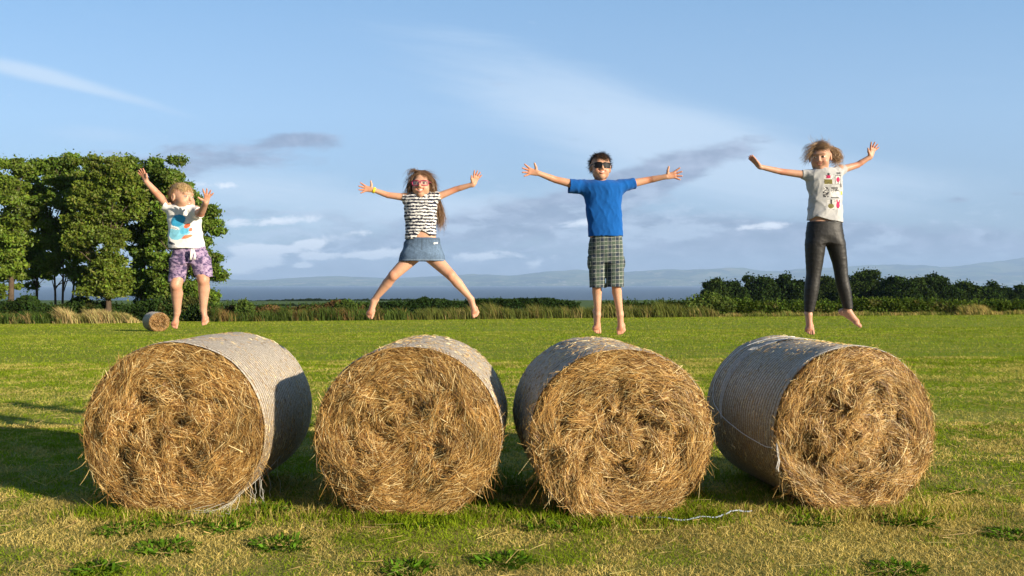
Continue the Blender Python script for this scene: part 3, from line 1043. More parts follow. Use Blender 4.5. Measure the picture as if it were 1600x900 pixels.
def straw_cols(n, dark=0.38, pale=0.07):
    pal = np.array([[0.50, 0.290, 0.085], [0.58, 0.360, 0.120], [0.40, 0.210, 0.055], [0.72, 0.50, 0.20], [0.54, 0.315, 0.095]])
    c = pal[rng.integers(0, len(pal), n)] * rng.uniform(0.75, 1.2, (n, 1))
    k = rng.random(n) < dark
    c[k] = np.array([0.15, 0.070, 0.022]) * rng.uniform(0.6, 1.3, (k.sum(), 1))
    k = rng.random(n) < pale
    c[k] = np.array([0.82, 0.66, 0.34]) * rng.uniform(0.85, 1.15, (k.sum(), 1))
    return c


def bale(label, px, d, hw, h, L, yaw, seed, nstraw=36000, group='round hay bales in the front row', scale=1.0, holes=(), z_sink=0.02, pits=1.0):
    x0 = (px - 800) / F * d
    zb = gz(x0, d) - z_sink
    root = thing('hay_bale', label, 'hay bale', (x0, d, zb), yaw, group)

    def section(th, ax=0.0, grow=0.0):
        c = np.cos(th); s = np.sin(th)
        lump = (fbm(np.cos(th) * 1.6 + seed, np.sin(th) * 1.6 + ax * 0.6, seed, 3) - 0.5) * 0.035
        r = 1 + lump
        X = (hw + grow) * c * r
        Z = (h * 0.515 + grow) * s * r + h * 0.5
        flat = np.where(s < 0, np.clip((-s - 0.80) / 0.2, 0, 1), 0)
        Z = np.where(Z < 0.05, 0.05 + (Z - 0.05) * 0.55, Z)
        return X, Z + 0.0 * flat

    def face_d(rr, th):
        """outward bulge of the front face (negative = towards the front)"""
        X = rr * np.cos(th); Z = rr * np.sin(th)
        n1 = fbm(X * 2.2 + seed * 3.1, Z * 2.2 + 4, seed + 3, 4) - 0.5
        n2 = fbm(X * 6.0 + 8, Z * 6.0 + seed, seed + 9, 3) - 0.5
        rid = np.abs(fbm(X * 3.2 + 17, Z * 3.2 + seed * 1.7, seed + 21, 3) - 0.5)
        crev = np.clip(0.055 - rid, 0, 1) / 0.055
        inner = np.clip((0.92 - rr) / 0.3, 0, 1)
        y = -0.045 * (1 - rr ** 2) - n1 * 0.22 * inner - n2 * 0.11 * (0.3 + inner)
        y = y + crev * 0.105 * inner * pits
        for (hx, hz, hr, hd) in holes:
            y = y + 1.5 * hd * np.exp(-((X - hx) ** 2 + (Z - hz) ** 2) / hr ** 2)
        return np.where(rr > 0.93, y + (rr - 0.93) / 0.07 * 0.03, y)

    # --- hay core: front face, rim, barrel, back face
    g = Geo()
    NS = 220
    th = np.arange(NS) * 2 * np.pi / NS
    rings = np.concatenate([[0.002], np.linspace(0.02, 1.0, 62)])
    RR, TH = np.meshgrid(rings, th, indexing='ij')
    X, Z = section(TH, 0.0, -0.012)
    Zc = h * 0.5
    V = np.stack([X * RR, 0.0 + face_d(RR, TH), Zc + (Z - Zc) * RR], -1)
    back = []
    for yy in [0.06, 0.3, 0.6, 0.9]:
        Xb, Zb = section(th, yy, -0.012)
        back.append(np.stack([Xb, np.full(NS, yy * L), Zb], -1))
    for rr in (1.0, 0.95, 0.6, 0.3, 0.01):
        Xb, Zb = section(th, 1.0, -0.012)
        back.append(np.stack([Xb * rr, np.full(NS, L + 0.03 * (1 - rr ** 2)) + (0 if rr < 1 else -0.02), Zc + (Zb - Zc) * rr], -1))
    V = np.concatenate([V.reshape(-1, 3)] + back)
    nr = len(rings) + len(back)
    i = np.arange(nr - 1)[:, None] * NS; j = np.arange(NS)[None]; j2 = (j + 1) % NS
    Q = np.stack([i + j, i + j2, i + NS + j2, i + NS + j], -1).reshape(-1, 4)
    g.add(V, Q, None, (0.17, 0.085, 0.028))  # dark core colour stands in for shade in the gaps between straws
    # --- strands laid on the front face, following the roll of the bale
    def lay(n, rmin, rmax, jit, lmin, lmax, lift, wid, front=True, pale=0.07):
        rr = np.sqrt(rng.uniform(rmin ** 2, rmax ** 2, n)); t0 = rng.uniform(0, 2 * np.pi, n)
        Xs, Zs = section(t0, 0.0, -0.012)
        P = np.stack([Xs * rr, face_d(rr, t0), Zc + (Zs - Zc) * rr], -1)
        tang = np.stack([-np.sin(t0), np.zeros(n), np.cos(t0)], -1)
        radial = np.stack([np.cos(t0), np.zeros(n), np.sin(t0)], -1)
        sw = (fbm(P[:, 0] * 3.4 + seed, P[:, 2] * 3.4, seed + 40, 3) - 0.5) * 7.0 * np.clip(1.10 - rr, 0, 1) + rng.normal(size=n) * jit
        D = tang * np.cos(sw)[:, None] + radial * np.sin(sw)[:, None]
        D[rng.random(n) < 0.5] *= -1
        D[:, 1] = -np.abs(rng.normal(size=n)) * lift
        D = unit(D)
        Ls = rng.uniform(lmin, lmax, n)
        # curl with the roll: the tip falls towards the axis
        bend = -radial * (Ls ** 2 / (2 * np.maximum(rr * hw, 0.16)))[:, None] * np.abs(np.cos(sw))[:, None] * 0.8
        bend = bend + rng.normal(size=(n, 3)) * (Ls * 0.13)[:, None]
        bend[:, 1] = bend[:, 1] * 0.3 + Ls * lift * 0.9
        P = P - D * Ls[:, None] * 0.5
        P[:, 1] -= rng.uniform(-0.004, 0.030, n)
        side = unit(np.cross(D, np.array([0, 1.0, 0])) + rng.normal(size=(n, 3)) * 0.35)
        V, Q = strands(P, D, Ls, rng.uniform(0.7, 1.3, n) * wid, bend, 4, side, 0.5)
        g.add(V, Q, None, rep(straw_cols(n, pale=pale), 10))
    lay(int(nstraw * 0.52), 0.05, 0.93, 0.55, 0.05, 0.15, 0.16, 0.0023)
    lay(int(nstraw * 0.26), 0.72, 0.985, 0.30, 0.07, 0.20, 0.07, 0.0022)
    lay(int(nstraw * 0.18), 0.0, 0.9, 1.1, 0.03, 0.10, 0.42, 0.0025, pale=0.12)
    lay(int(nstraw * 0.007), 0.1, 0.9, 0.9, 0.12, 0.26, 0.22, 0.0042, pale=0.7)
    # --- whiskers round the front rim
    n = int(nstraw * 0.035)
    t0 = rng.uniform(0, 2 * np.pi, n)
    Xs, Zs = section(t0, 0.0, -0.012)
    P = np.stack([Xs * 0.985, rng.uniform(-0.03, 0.03, n), Zs], -1)
    radial = np.stack([np.cos(t0), np.zeros(n), np.sin(t0)], -1); tang = np.stack([-np.sin(t0), np.zeros(n), np.cos(t0)], -1)
    D = tang * rng.choice([-1, 1], n)[:, None] + radial * np.abs(rng.normal(size=n) * 0.30)[:, None]
    D[:, 1] += rng.normal(size=n) * 0.3
    Ls = rng.uniform(0.03, 0.10, n)
    bend = np.zeros((n, 3)); bend[:, 2] -= Ls * rng.uniform(0, 0.5, n); bend -= radial * (Ls * 0.25)[:, None]
    V, Q = strands(P, unit(D), Ls, np.full(n, 0.0026), bend, 3, None, 0.4)
    g.add(V, Q, None, rep(straw_cols(n), 8))
    # ragged wisps hanging at the lower edges of the face
    n = int(nstraw * 0.0025)
    t0 = np.where(rng.random(n) < 0.6, rng.normal(3.75, 0.22, n), rng.normal(5.7, 0.2, n))
    Xs, Zs = section(t0, 0.0, 0.0)
    P = np.stack([Xs, rng.uniform(-0.02, 0.10, n), Zs], -1)
    D = np.stack([np.cos(t0) * rng.uniform(0, 1.0, n), rng.normal(size=n) * 0.4, -np.ones(n)], -1)
    Ls = rng.uniform(0.04, 0.12, n)
    V, Q = strands(P, unit(D), Ls, np.full(n, 0.0030), rng.normal(size=(n, 3)) * 0.03, 3, None, 0.4)
    g.add(V, Q, None, rep(straw_cols(n), 8))
    g.build('hay', M_STRAW, root, smooth=False)

    # --- net wrap round the barrel
    g = Geo()
    NA = 52
    ya = np.linspace(0.012, L - 0.012, NA)
    TH, YY = np.meshgrid(th, ya, indexing='xy')
    edge = np.clip(np.minimum(YY, L - YY) / 0.05, 0, 1)
    X, Z = section(TH, 0.0, 0.0)
    fold = (fbm(TH * 6, YY * 9, seed + 60, 3) - 0.5) * 0.012
    fold += np.exp(-((YY - 0.72 * L) / 0.05) ** 2) * -0.006
    sag = 1 - 0.022 * (1 - edge) ** 2 + fold
    Z = Zc + (Z - Zc) * sag; X = X * sag
    dip = (fbm(YY * 2.2 + seed, TH * 0 + 2, seed + 5, 2) - 0.5) * 0.03 * np.clip(np.sin(TH), 0, 1)
    V = np.stack([X, YY, Z + dip], -1).reshape(-1, 3)
    i = np.arange(NA - 1)[:, None] * NS
    Q = np.stack([i + j, i + NS + j, i + NS + j2, i + j2], -1).reshape(-1, 4)
    g.add(V, Q, None, (0.6, 0.55, 0.5))
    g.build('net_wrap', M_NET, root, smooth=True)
    if nstraw < 5000:
        return root, section
    # --- short straws working out through the net
    g = Geo()
    n = int(nstraw * 0.06)
    t0 = rng.uniform(-0.6, np.pi + 0.6, n); yv = rng.uniform(0.02, L - 0.02, n)
    Xs, Zs = section(t0, 0.0, 0.002)
    P = np.stack([Xs, yv, Zs], -1)
    radial = np.stack([np.cos(t0), np.zeros(n), np.sin(t0)], -1); tang = np.stack([-np.sin(t0), np.zeros(n), np.cos(t0)], -1)
    D = tang * rng.choice([-1, 1], n)[:, None] + radial * (0.08 + np.abs(rng.normal(size=n)) * 0.20)[:, None]
    D[:, 1] += rng.normal(size=n) * 0.45
    Ls = rng.uniform(0.015, 0.06, n)
    V, Q = strands(P, unit(D), Ls, np.full(n, 0.0032), -radial * (Ls * 0.3)[:, None], 2, None, 0.5)
    g.add(V, Q, None, rep(straw_cols(n, 0.1, 0.25) * np.array([1.0, 1.08, 1.3]), 6))
    g.build('loose_straw', M_STRAW, root, smooth=False)
    return root, section


def over_bale(section, pts, lift=0.006, n=60):
    """polyline laid on the barrel: pts = (angle, axial position)"""
    pts = np.asarray(pts, float)
    k = np.linspace(0, 1, n); kk = np.linspace(0, 1, len(pts))
    # smooth the control polygon
    a = np.interp(k, kk, pts[:, 0]); y = np.interp(k, kk, pts[:, 1])
    for _ in range(6):
        a[1:-1] = (a[:-2] + 2 * a[1:-1] + a[2:]) / 4; y[1:-1] = (y[:-2] + 2 * y[1:-1] + y[2:]) / 4
    X, Z = section(a, 0.0, lift)
    return np.stack([X, y, Z], -1)


LABELS = ['leftmost hay bale of the front row, its net wrapped side lit by the sun',
          'second hay bale from the left, below the girl in the denim skirt',
          'third hay bale, below the boy in the blue shirt, its left flank shaded',
          'rightmost hay bale of the front row, with white twine looped over its flank']
b1, s1 = bale(LABELS[0], *BALES[0], 3, holes=[(-0.28, 0.42, 0.10, 0.05), (0.05, 0.10, 0.08, 0.05), (0.1, -0.30, 0.10, 0.04)])
b2, s2 = bale(LABELS[1], *BALES[1], 8, holes=[(-0.02, -0.22, 0.08, 0.08), (-0.3, 0.45, 0.1, 0.05), (0.35, -0.3, 0.08, 0.05)])
b3, s3 = bale(LABELS[2], *BALES[2], 14, holes=[(-0.16, 0.20, 0.07, 0.09), (0.18, 0.16, 0.09, 0.09), (0.78, -0.62, 0.10, 0.06)])
b4, s4 = bale(LABELS[3], *BALES[3], 23, holes=[(0.55, 0.15, 0.10, 0.10), (-0.66, -0.30, 0.10, 0.08), (-0.3, 0.5, 0.07, 0.07), (0.30, -0.32, 0.08, 0.06), (-0.1, 0.52, 0.07, 0.06)])

# white net and twine on the rightmost bale
g = Geo()
for k in range(6):
    o_ = (k - 2.5) * 0.017
    P = over_bale(s4, [(1.35, 0.78 + o_ * 0.6), (1.8, 0.86 + o_), (2.3, 0.93 + o_ * 1.1), (2.8, 0.90 + o_ * 0.8), (3.20, 0.86 + o_ * 0.3)], 0.004)
    tube(g, P, 0.0017, (0.60, 0.61, 0.63), 5)
P = over_bale(s4, [(1.5, 0.93), (2.1, 1.06), (2.75, 1.10), (3.02, 1.02), (3.18, 0.80), (3.28, 0.45), (3.32, 0.12), (3.30, 0.02)], 0.008, 80)
tube(g, P, 0.0030, (0.66, 0.68, 0.71), 6)
for k in range(6):
    o_ = k * 0.010
    P = over_bale(s4, [(2.6 + 0.1 * rng.normal(), 0.035 + o_), (2.0, 0.03 + o_), (1.5, 0.03 + o_), (1.0, 0.03 + o_ * 0.6), (0.7 + 0.1 * rng.normal(), 0.02)], 0.004)
    tube(g, P, 0.0016, (0.66, 0.64, 0.60), 4)
g.build('twine', M_TWINE, b4)
g = Geo()
P = np.array([[-0.60, -0.02, 0.52], [-0.605, -0.03, 0.46], [-0.595, -0.035, 0.41], [-0.61, -0.03, 0.35], [-0.60, -0.025, 0.33]])
for k in range(4):
    tube(g, P + rng.normal(size=P.shape) * 0.006, 0.0018, (0.78, 0.76, 0.72), 5)
g.build('net_tail', M_TWINE, b4)
# frayed end of the net at the foot of the leftmost bale
g = Geo()
n = 26
for k in range(n):
    a0 = rng.uniform(-1.15, -0.72)
    X, Z = s1(np.array([a0]), 0.0, 0.006)
    p0 = np.array([X[0], rng.uniform(0.0, 0.10), Z[0]])
    e = np.array([0.20 + rng.normal() * 0.10, -0.05 + rng.normal() * 0.05, 0.035 + rng.random() * 0.03])
    q = np.linspace(0, 1, 7)[:, None]
    P = p0 + (e - p0) * q + np.array([0.05, -0.05, -0.05]) * (q - q * q) * 2 + rng.normal(size=(7, 3)) * 0.006
    tube(g, P, 0.0013, (0.58, 0.56, 0.48), 4)
g.build('net_tail', M_TWINE, b1)
g = Geo()
for k in range(8):
    a0 = rng.uniform(-0.75, -0.5)
    X, Z = s1(np.array([a0]), 0.0, 0.006)
    q0 = (a0 + 0.77) / 0.29; p0 = np.array([X[0], 0.12 + 0.42 * q0, Z[0]])
    q = np.linspace(0, 1, 8)[:, None]
    P = p0 + np.array([0.03, 0, -0.30 * rng.uniform(0.6, 1)]) * q + rng.normal(size=(8, 3)) * 0.008
    P[:, 2] = np.maximum(P[:, 2], 0.03)
    tube(g, P, 0.0013, (0.50, 0.49, 0.45), 4)
k_ = np.linspace(0, 1, 14)
X, Z = s1(np.linspace(-0.77, -0.48, 14), 0.0, 0.006)
tube(g, np.stack([X, 0.12 + 0.42 * k_, Z], -1), 0.0022, (0.50, 0.49, 0.45), 4)
g.build('net_tail', M_TWINE, b1)

bale('small looking hay bale far off at the field edge, left of the jumping blond boy', 249, 44.4, 0.56, 1.06, 1.25, R(40.0), 31, 2600, group='round hay bales in the field')

# blue white twine lying on the stubble before the third bale
g = Geo()
pp = [(915, 808), (935, 810), (970, 813), (1010, 815), (1050, 820), (1090, 818), (1120, 815), (1150, 806), (1175, 803)]
kk = np.linspace(0, 1, 90)
px = np.interp(kk, np.linspace(0, 1, len(pp)), [a for a, b in pp]); py = np.interp(kk, np.linspace(0, 1, len(pp)), [b for a, b in pp])
for _ in range(8):
    px[1:-1] = (px[:-2] + 2 * px[1:-1] + px[2:]) / 4; py[1:-1] = (py[:-2] + 2 * py[1:-1] + py[2:]) / 4
dd = EYE * F / (py - HOR)
P = np.stack([(px - 800) / F * dd, dd, np.zeros(90)], -1)
P[:, 2] = ground_h(P[:, 0], P[:, 1]) + 0.028 + 0.008 * np.sin(kk * 31)
org = P[45].copy()
for k in range(3):
    tube(g, P - org + rng.normal(size=P.shape) * 0.0025, 0.0028, (0.32, 0.37, 0.45), 5)
o = g.build('baling_twine', M_TWINE, None); o.location = org
tag(o, 'pale blue twine lying on the stubble in front of the third bale', 'twine')
# ------------------------------------------------------------------ people: one continuous surface grown from a distance field
def axis_lines(lo, hi, coarse, fine, zones):
    out = [lo]; x = lo
    while x < hi:
        f = any(a - coarse <= x <= b for a, b in zones)
        x += fine if f else coarse
        out.append(x)
    return np.array(out)


def smin(a, b, k):
    if k <= 0: return np.minimum(a, b)
    h = np.clip(0.5 + 0.5 * (b - a) / k, 0, 1)
    return b * (1 - h) + a * h - k * h * (1 - h)


class Field:
    def __init__(s, xs, ys, zs):
        s.ax = (xs, ys, zs)
        s.d = np.full((len(xs), len(ys), len(zs)), 0.25, np.float32)

    def sl(s, lo, hi):
        r = []
        for a, l, h in zip(s.ax, lo, hi):
            i = max(0, np.searchsorted(a, l) - 1); j = min(len(a), np.searchsorted(a, h) + 1)
            r.append(slice(i, max(j, i + 1)))
        X = s.ax[0][r[0]][:, None, None]; Y = s.ax[1][r[1]][None, :, None]; Z = s.ax[2][r[2]][None, None, :]
        return tuple(r), X, Y, Z

    def add(s, fn, lo, hi, k=0.0, op='add', pad=0.03):
        lo = np.asarray(lo) - pad - k; hi = np.asarray(hi) + pad + k
        r, X, Y, Z = s.sl(lo, hi)
        b = fn(X, Y, Z)
        a = s.d[r]
        if op == 'add': s.d[r] = smin(a, b, k)
        elif op == 'sub': s.d[r] = -smin(-a, b, k)
        elif op == 'cut': s.d[r] = np.maximum(a, b)

    def cone(s, a, b, r1, r2, k=0.012, flat=None, op='add'):
        """tapered capsule; flat=(dir, f): squeezed by f along dir"""
        a = np.asarray(a, float); b = np.asarray(b, float)
        rm = max(r1, r2)
        def fn(X, Y, Z):
            P = [X - a[0], Y - a[1], Z - a[2]]
            ba = b - a
            L2 = max(ba @ ba, 1e-9)
            t = np.clip((P[0] * ba[0] + P[1] * ba[1] + P[2] * ba[2]) / L2, 0, 1)
            Q = [P[i] - t * ba[i] for i in range(3)]
            q2 = Q[0] ** 2 + Q[1] ** 2 + Q[2] ** 2
            if flat is not None:
                n, f = np.asarray(flat[0], float), flat[1]
                h = Q[0] * n[0] + Q[1] * n[1] + Q[2] * n[2]
                q2 = q2 + h * h * (1 / f ** 2 - 1)
            return np.sqrt(q2) - (r1 + (r2 - r1) * t)
        s.add(fn, np.minimum(a, b) - rm, np.maximum(a, b) + rm, k, op)

    def chain(s, pts, rad, k=0.012, flat=None):
        for i in range(len(pts) - 1):
            s.cone(pts[i], pts[i + 1], rad[i], rad[i + 1], k, flat)

    def ell(s, c, r, k=0.01, rot=None, op='add'):
        c = np.asarray(c, float); r = np.asarray(r, float); rm = r.max()
        M = np.eye(3) if rot is None else np.asarray(rot).T
        def fn(X, Y, Z):
            P = [X - c[0], Y - c[1], Z - c[2]]
            L = [M[i, 0] * P[0] + M[i, 1] * P[1] + M[i, 2] * P[2] for i in range(3)]
            k0 = np.sqrt((L[0] / r[0]) ** 2 + (L[1] / r[1]) ** 2 + (L[2] / r[2]) ** 2)
            k1 = np.sqrt((L[0] / r[0] ** 2) ** 2 + (L[1] / r[1] ** 2) ** 2 + (L[2] / r[2] ** 2) ** 2) + 1e-9
            return k0 * (k0 - 1) / k1
        s.add(fn, c - rm, c + rm, k, op)

    def loft(s, rows, k=0.015, op='add', power=2.3, grow=0.0, ztop=None, zbot=None, disp=None):
        """stack of cross sections (z, cx, cy, rx, ry), interpolated smoothly in z"""
        rows = np.asarray(sorted(rows), float)
        z0 = rows[0, 0] if zbot is None else zbot; z1 = rows[-1, 0] if ztop is None else ztop
        def sm(z, col):
            zz = np.linspace(rows[0, 0], rows[-1, 0], 200); v = np.interp(zz, rows[:, 0], rows[:, col])
            w = np.ones(15) / 15; vp = np.pad(v, 7, mode='edge'); v = np.convolve(vp, w, 'valid')
            return np.interp(z, zz, v)
        def fn(X, Y, Z):
            z = Z[0, 0]
            cx, cy, rx, ry = (sm(z, i)[None, None, :] for i in (1, 2, 3, 4))
            rx = np.maximum(rx + grow, 0.004); ry = np.maximum(ry + grow, 0.004)
            u = np.abs((X - cx) / rx); v = np.abs((Y - cy) / ry)
            d = ((u ** power + v ** power) ** (1 / power) - 1) * np.minimum(rx, ry)
            if disp is not None: d = d + disp(X, Y, Z)
            return np.maximum(d, np.maximum(Z - z1, z0 - Z))
        m = 0.02 + max(grow, 0)
        lo = [(rows[:, 1] - rows[:, 3]).min() - m, (rows[:, 2] - rows[:, 4]).min() - m, z0]
        hi = [(rows[:, 1] + rows[:, 3]).max() + m, (rows[:, 2] + rows[:, 4]).max() + m, z1]
        s.add(fn, lo, hi, k, op)

    def plane(s, p, n):
        """remove everything on the side n points to"""
        p = np.asarray(p, float); n = np.asarray(n, float) / np.linalg.norm(n)
        X = s.ax[0][:, None, None]; Y = s.ax[1][None, :, None]; Z = s.ax[2][None, None, :]
        s.d = np.maximum(s.d, ((X - p[0]) * n[0] + (Y - p[1]) * n[1] + (Z - p[2]) * n[2]).astype(np.float32))

    def surface(s, smooth=2):
        d = s.d
        neg = d < 0
        n = np.array(d.shape)
        cnt = np.zeros(n - 1, np.int8)
        for i in (0, 1):
            for j in (0, 1):
                for k in (0, 1):
                    cnt += neg[i:n[0] - 1 + i, j:n[1] - 1 + j, k:n[2] - 1 + k]
        act = np.argwhere((cnt > 0) & (cnt < 8))
        idx = np.full(tuple(n - 1), -1, np.int32)
        idx[act[:, 0], act[:, 1], act[:, 2]] = np.arange(len(act))
        xs, ys, zs = s.ax
        acc = np.zeros((len(act), 3)); w = np.zeros(len(act))
        I, J, K = act.T
        def corner(o):
            a, b, c = I + o[0], J + o[1], K + o[2]
            return np.stack([xs[a], ys[b], zs[c]], -1), d[a, b, c]
        cor = {(i, j, k): corner((i, j, k)) for i in (0, 1) for j in (0, 1) for k in (0, 1)}
        for a in cor:
            for ax in range(3):
                if a[ax] == 0:
                    b = list(a); b[ax] = 1; b = tuple(b)
                    pa, da = cor[a]; pb, db = cor[b]
                    m = (da < 0) != (db < 0)
                    t = np.where(m, da / np.where(np.abs(da - db) < 1e-12, 1e-12, da - db), 0)[:, None]
                    acc += np.where(m[:, None], pa + (pb - pa) * t, 0); w += m
        V = acc / np.maximum(w, 1)[:, None]
        Q = []
        for ax in range(3):
            sl0 = [slice(None)] * 3; sl1 = [slice(None)] * 3
            sl0[ax] = slice(0, -1); sl1[ax] = slice(1, None)
            a, b = neg[tuple(sl0)], neg[tuple(sl1)]
            e = np.argwhere(a != b)
            o1, o2 = [(1, 2), (2, 0), (0, 1)][ax]
            ok = (e[:, o1] > 0) & (e[:, o2] > 0) & (e[:, o1] < n[o1] - 1) & (e[:, o2] < n[o2] - 1)
            e = e[ok]
            def cell(p, q):
                c = e.copy(); c[:, o1] -= p; c[:, o2] -= q
                return idx[c[:, 0], c[:, 1], c[:, 2]]
            q = np.stack([cell(1, 1), cell(0, 1), cell(0, 0), cell(1, 0)], -1)
            flip = ~a[e[:, 0], e[:, 1], e[:, 2]]
            q[flip] = q[flip][:, ::-1]
            Q.append(q)
        Q = np.concatenate(Q)
        Q = Q[(Q >= 0).all(1)]
        E = np.concatenate([Q[:, [0, 1]], Q[:, [1, 2]], Q[:, [2, 3]], Q[:, [3, 0]]])
        deg = np.bincount(E.ravel(), minlength=len(V)).astype(float)
        for it in range(smooth):
            for lam in (0.5, -0.52):
                S = np.zeros_like(V)
                for c in range(3):
                    S[:, c] = np.bincount(E[:, 0], V[E[:, 1], c], len(V)) + np.bincount(E[:, 1], V[E[:, 0], c], len(V))
                V = V + lam * (S / np.maximum(deg, 1)[:, None] - V)
        return V, Q


def wrinkle(seed, amp, wl, stretch=(1, 1, 1), n=7):
    r = np.random.default_rng(seed)
    W = []
    for i in range(n):
        v = r.normal(size=3) * np.asarray(stretch); v = v / np.linalg.norm(v) * 2 * math.pi / (wl * r.uniform(0.6, 1.6))
        W.append((v, r.uniform(0, 6.28), r.uniform(0.5, 1)))
    def f(X, Y, Z):
        s = 0
        for v, ph, a in W:
            q = X * v[0] + Y * v[1] + Z * v[2] + ph + 1.1 * np.sin(X * v[2] * 0.35 - Z * v[0] * 0.45 + ph * 2)
            m = 0.5 + 0.5 * np.sin(X * v[2] * 0.5 + Z * v[0] * 0.6 + Y * v[0] * .4 + ph * 3)
            s = s + a * m * (0.35 - (1 - np.abs(np.sin(q * 0.5))) ** 2.2)
        return amp * s / n * 3.2
    return f


def rotm(yaw, pitch, roll):
    """head turn: yaw>0 looks to the picture's right, pitch>0 looks up, roll>0 tips the crown to the picture's right"""
    cy, sy = math.cos(yaw), math.sin(yaw); cp, sp = math.cos(pitch), math.sin(pitch); cr, sr = math.cos(roll), math.sin(roll)
    Rz = np.array([[cy, -sy, 0], [sy, cy, 0], [0, 0, 1]])
    Rx = np.array([[1, 0, 0], [0, cp, sp], [0, -sp, cp]])
    Ry = np.array([[cr, 0, sr], [0, 1, 0], [-sr, 0, cr]])
    return Ry @ Rz @ Rx


class Kid:
    D = 6.1

    def __init__(s, label, foot_px, foot_py, scale):
        s.org = s.raw(foot_px, foot_py)
        s.root = thing('person', label, 'person', tuple(s.org))
        s.root['group'] = 'children leaping above the hay bales'
        s.k = scale
        s.ruddy = []
        s.u = s.D / F              # metres per photo pixel at the children's distance

    def raw(s, px, py, dy=0.0):
        d = s.D + dy
        return np.array([(px - 800) / F * d, d, EYE - (py - HOR) / F * d])

    def P(s, px, py, dy=0.0):
        return s.raw(px, py, dy) - s.org

    def rows(s, tab, depth, dy=0.0):
        """tab: (py, left px, right px[, depth factor]) -> loft sections"""
        out = []
        for t in tab:
            f = t[3] if len(t) > 3 else depth
            a = s.P(t[1], t[0], dy); b = s.P(t[2], t[0], dy)
            rx = (b[0] - a[0]) / 2
            out.append((a[2], (a[0] + b[0]) / 2, a[1], rx, rx * f))
        return out

    def head(s, px, py, h, yaw, pitch, roll, dy=0.0):
        s.hc = s.P(px, py, dy); s.hh = h / 0.2; s.M = rotm(yaw, pitch, roll)

    def H(s, x, y, z):
        return s.hc + s.M @ (np.array([x, y, z]) * s.hh)

    def build_head(s, f, smile=0.02, open_=0.006, chubby=1.0):
        k = s.hh; E = lambda c, r, kk=0.012, op='add': f.ell(s.H(*c), np.array(r) * k, kk * k, s.M, op)
        E((0, .014, .020), (.071, .088, .080))
        E((0, -.026, -.026), (.058 * chubby, .060, .068), .02)
        E((0, -.056, -.078), (.022, .020, .018), .022)
        for q in (-1, 1):
            E((q * .033, -.052, -.034), (.024 * chubby, .026, .024), .02)
            E((q * .040, -.018, -.058), (.015, .026, .020), .020)
        E((0, -.070, .024), (.044, .016, .012), .014)
        for q in (-1, 1):
            E((q * .029, -.097, .002), (.015, .012, .009), .008, 'sub')
        f.cone(s.H(0, -.080, .004), s.H(0, -.097, -.022), .0065 * k, .0095 * k, .008 * k)
        for q in (-1, 1):
            f.cone(s.H(q * .006, -.088, -.026), s.H(q * .010, -.084, -.027), .0065 * k, .0055 * k, .006 * k)
            E((q * .074, .010, -.006), (.008, .018, .028), .008)
            E((q * .081, .006, -.003), (.004, .010, .015), .004, 'sub')
        # lips and the open smiling mouth, bent round the jaw
        m = np.linspace(-1, 1, 13)
        ys = lambda q: -.0850 + 19.0 * (smile * q) ** 2
        zs = lambda q: -.0440 + .011 * q * q
        gap = lambda q: open_ * (1 - .85 * q * q)
        for q in m:
            f.ell(s.H(smile * q * .94, ys(q) - .004, zs(q) - gap(q)), np.array([.0048, .011, max(gap(q), .0012)]) * k, .001, s.M, 'sub')
        f.chain([s.H(smile * q, ys(q) + .0005, zs(q) + .0018) for q in m], [.0030 * k] * 13, .003 * k)
        f.chain([s.H(smile * q, ys(q) + .0025, zs(q) - gap(q) * 2 - .0018) for q in m], [.0036 * k] * 13, .003 * k)
        s.mouth = (smile, open_)

    def hand(s, f, w, d, n, size, spread=1.0, curl=0.25, thumb=1, thumb_a=60, fan=0.0):
        """w wrist, d finger direction, n palm normal (towards the palm side), thumb=+1/-1 side"""
        d = unit(np.asarray(d, float)); n = np.asarray(n, float); n = unit(n - d * (n @ d)); l = np.cross(n, d) * thumb
        q = size / 0.145
        pt = lambda a, b, c=0: w + (d * a + l * b + n * c) * q
        f.cone(pt(-.01, 0), pt(.022, .001), .0185 * q, .021 * q, .012, (n, .62))
        for b, e in ((.018, .021), (.006, .0085), (-.006, -.006), (-.017, -.019)):
            f.cone(pt(.015, b * .7), pt(.068, e), .0125 * q, .0100 * q, .010, (n, .85))
        for b, L, a in ((.0225, .058, 20), (.0080, .064, 5), (-.0070, .060, -9), (-.0205, .046, -25)):
            an = R(a * spread + fan)
            f0 = d * math.cos(an) + l * math.sin(an)
            p0 = pt(.064, b)
            f1 = f0 * math.cos(curl * .5) + n * math.sin(curl * .5); f2 = f0 * math.cos(curl * 1.3) + n * math.sin(curl * 1.3)
            p1 = p0 + f1 * L * .52 * q; p2 = p1 + f2 * L * .5 * q
            f.chain([p0, p1, p2], [.0086 * q, .0078 * q, .0062 * q], .004)
        an = R(thumb_a)
        t0 = pt(.014, .016, .002); t1 = t0 + (d * math.cos(an) + l * math.sin(an) + n * .2) * .030 * q
        an -= R(14)
        t2 = t1 + (d * math.cos(an) + l * math.sin(an) + n * .1) * .030 * q
        f.chain([t0, t1, t2], [.0125 * q, .0100 * q, .0078 * q], .006)

    def foot(s, f, ankle, d, up, size, toes_lat=1):
        """d: heel-to-toe direction, up: instep side"""
        d = unit(np.asarray(d, float)); up = np.asarray(up, float); up = unit(up - d * (up @ d)); l = np.cross(d, up)
        q = size / 0.20
        pt = lambda a, b, c=0: ankle + (d * a + l * b + up * c) * q
        f.ell(pt(-.030, 0, -.034), np.array([.022] * 3) * q, .014)
        f.cone(pt(-.020, 0, -.030), pt(.095, 0.0, -.043), .024 * q, .020 * q, .018)
        f.cone(pt(.012, 0, -.004), pt(.085, .004 * toes_lat, -.036), .022 * q, .016 * q, .018)
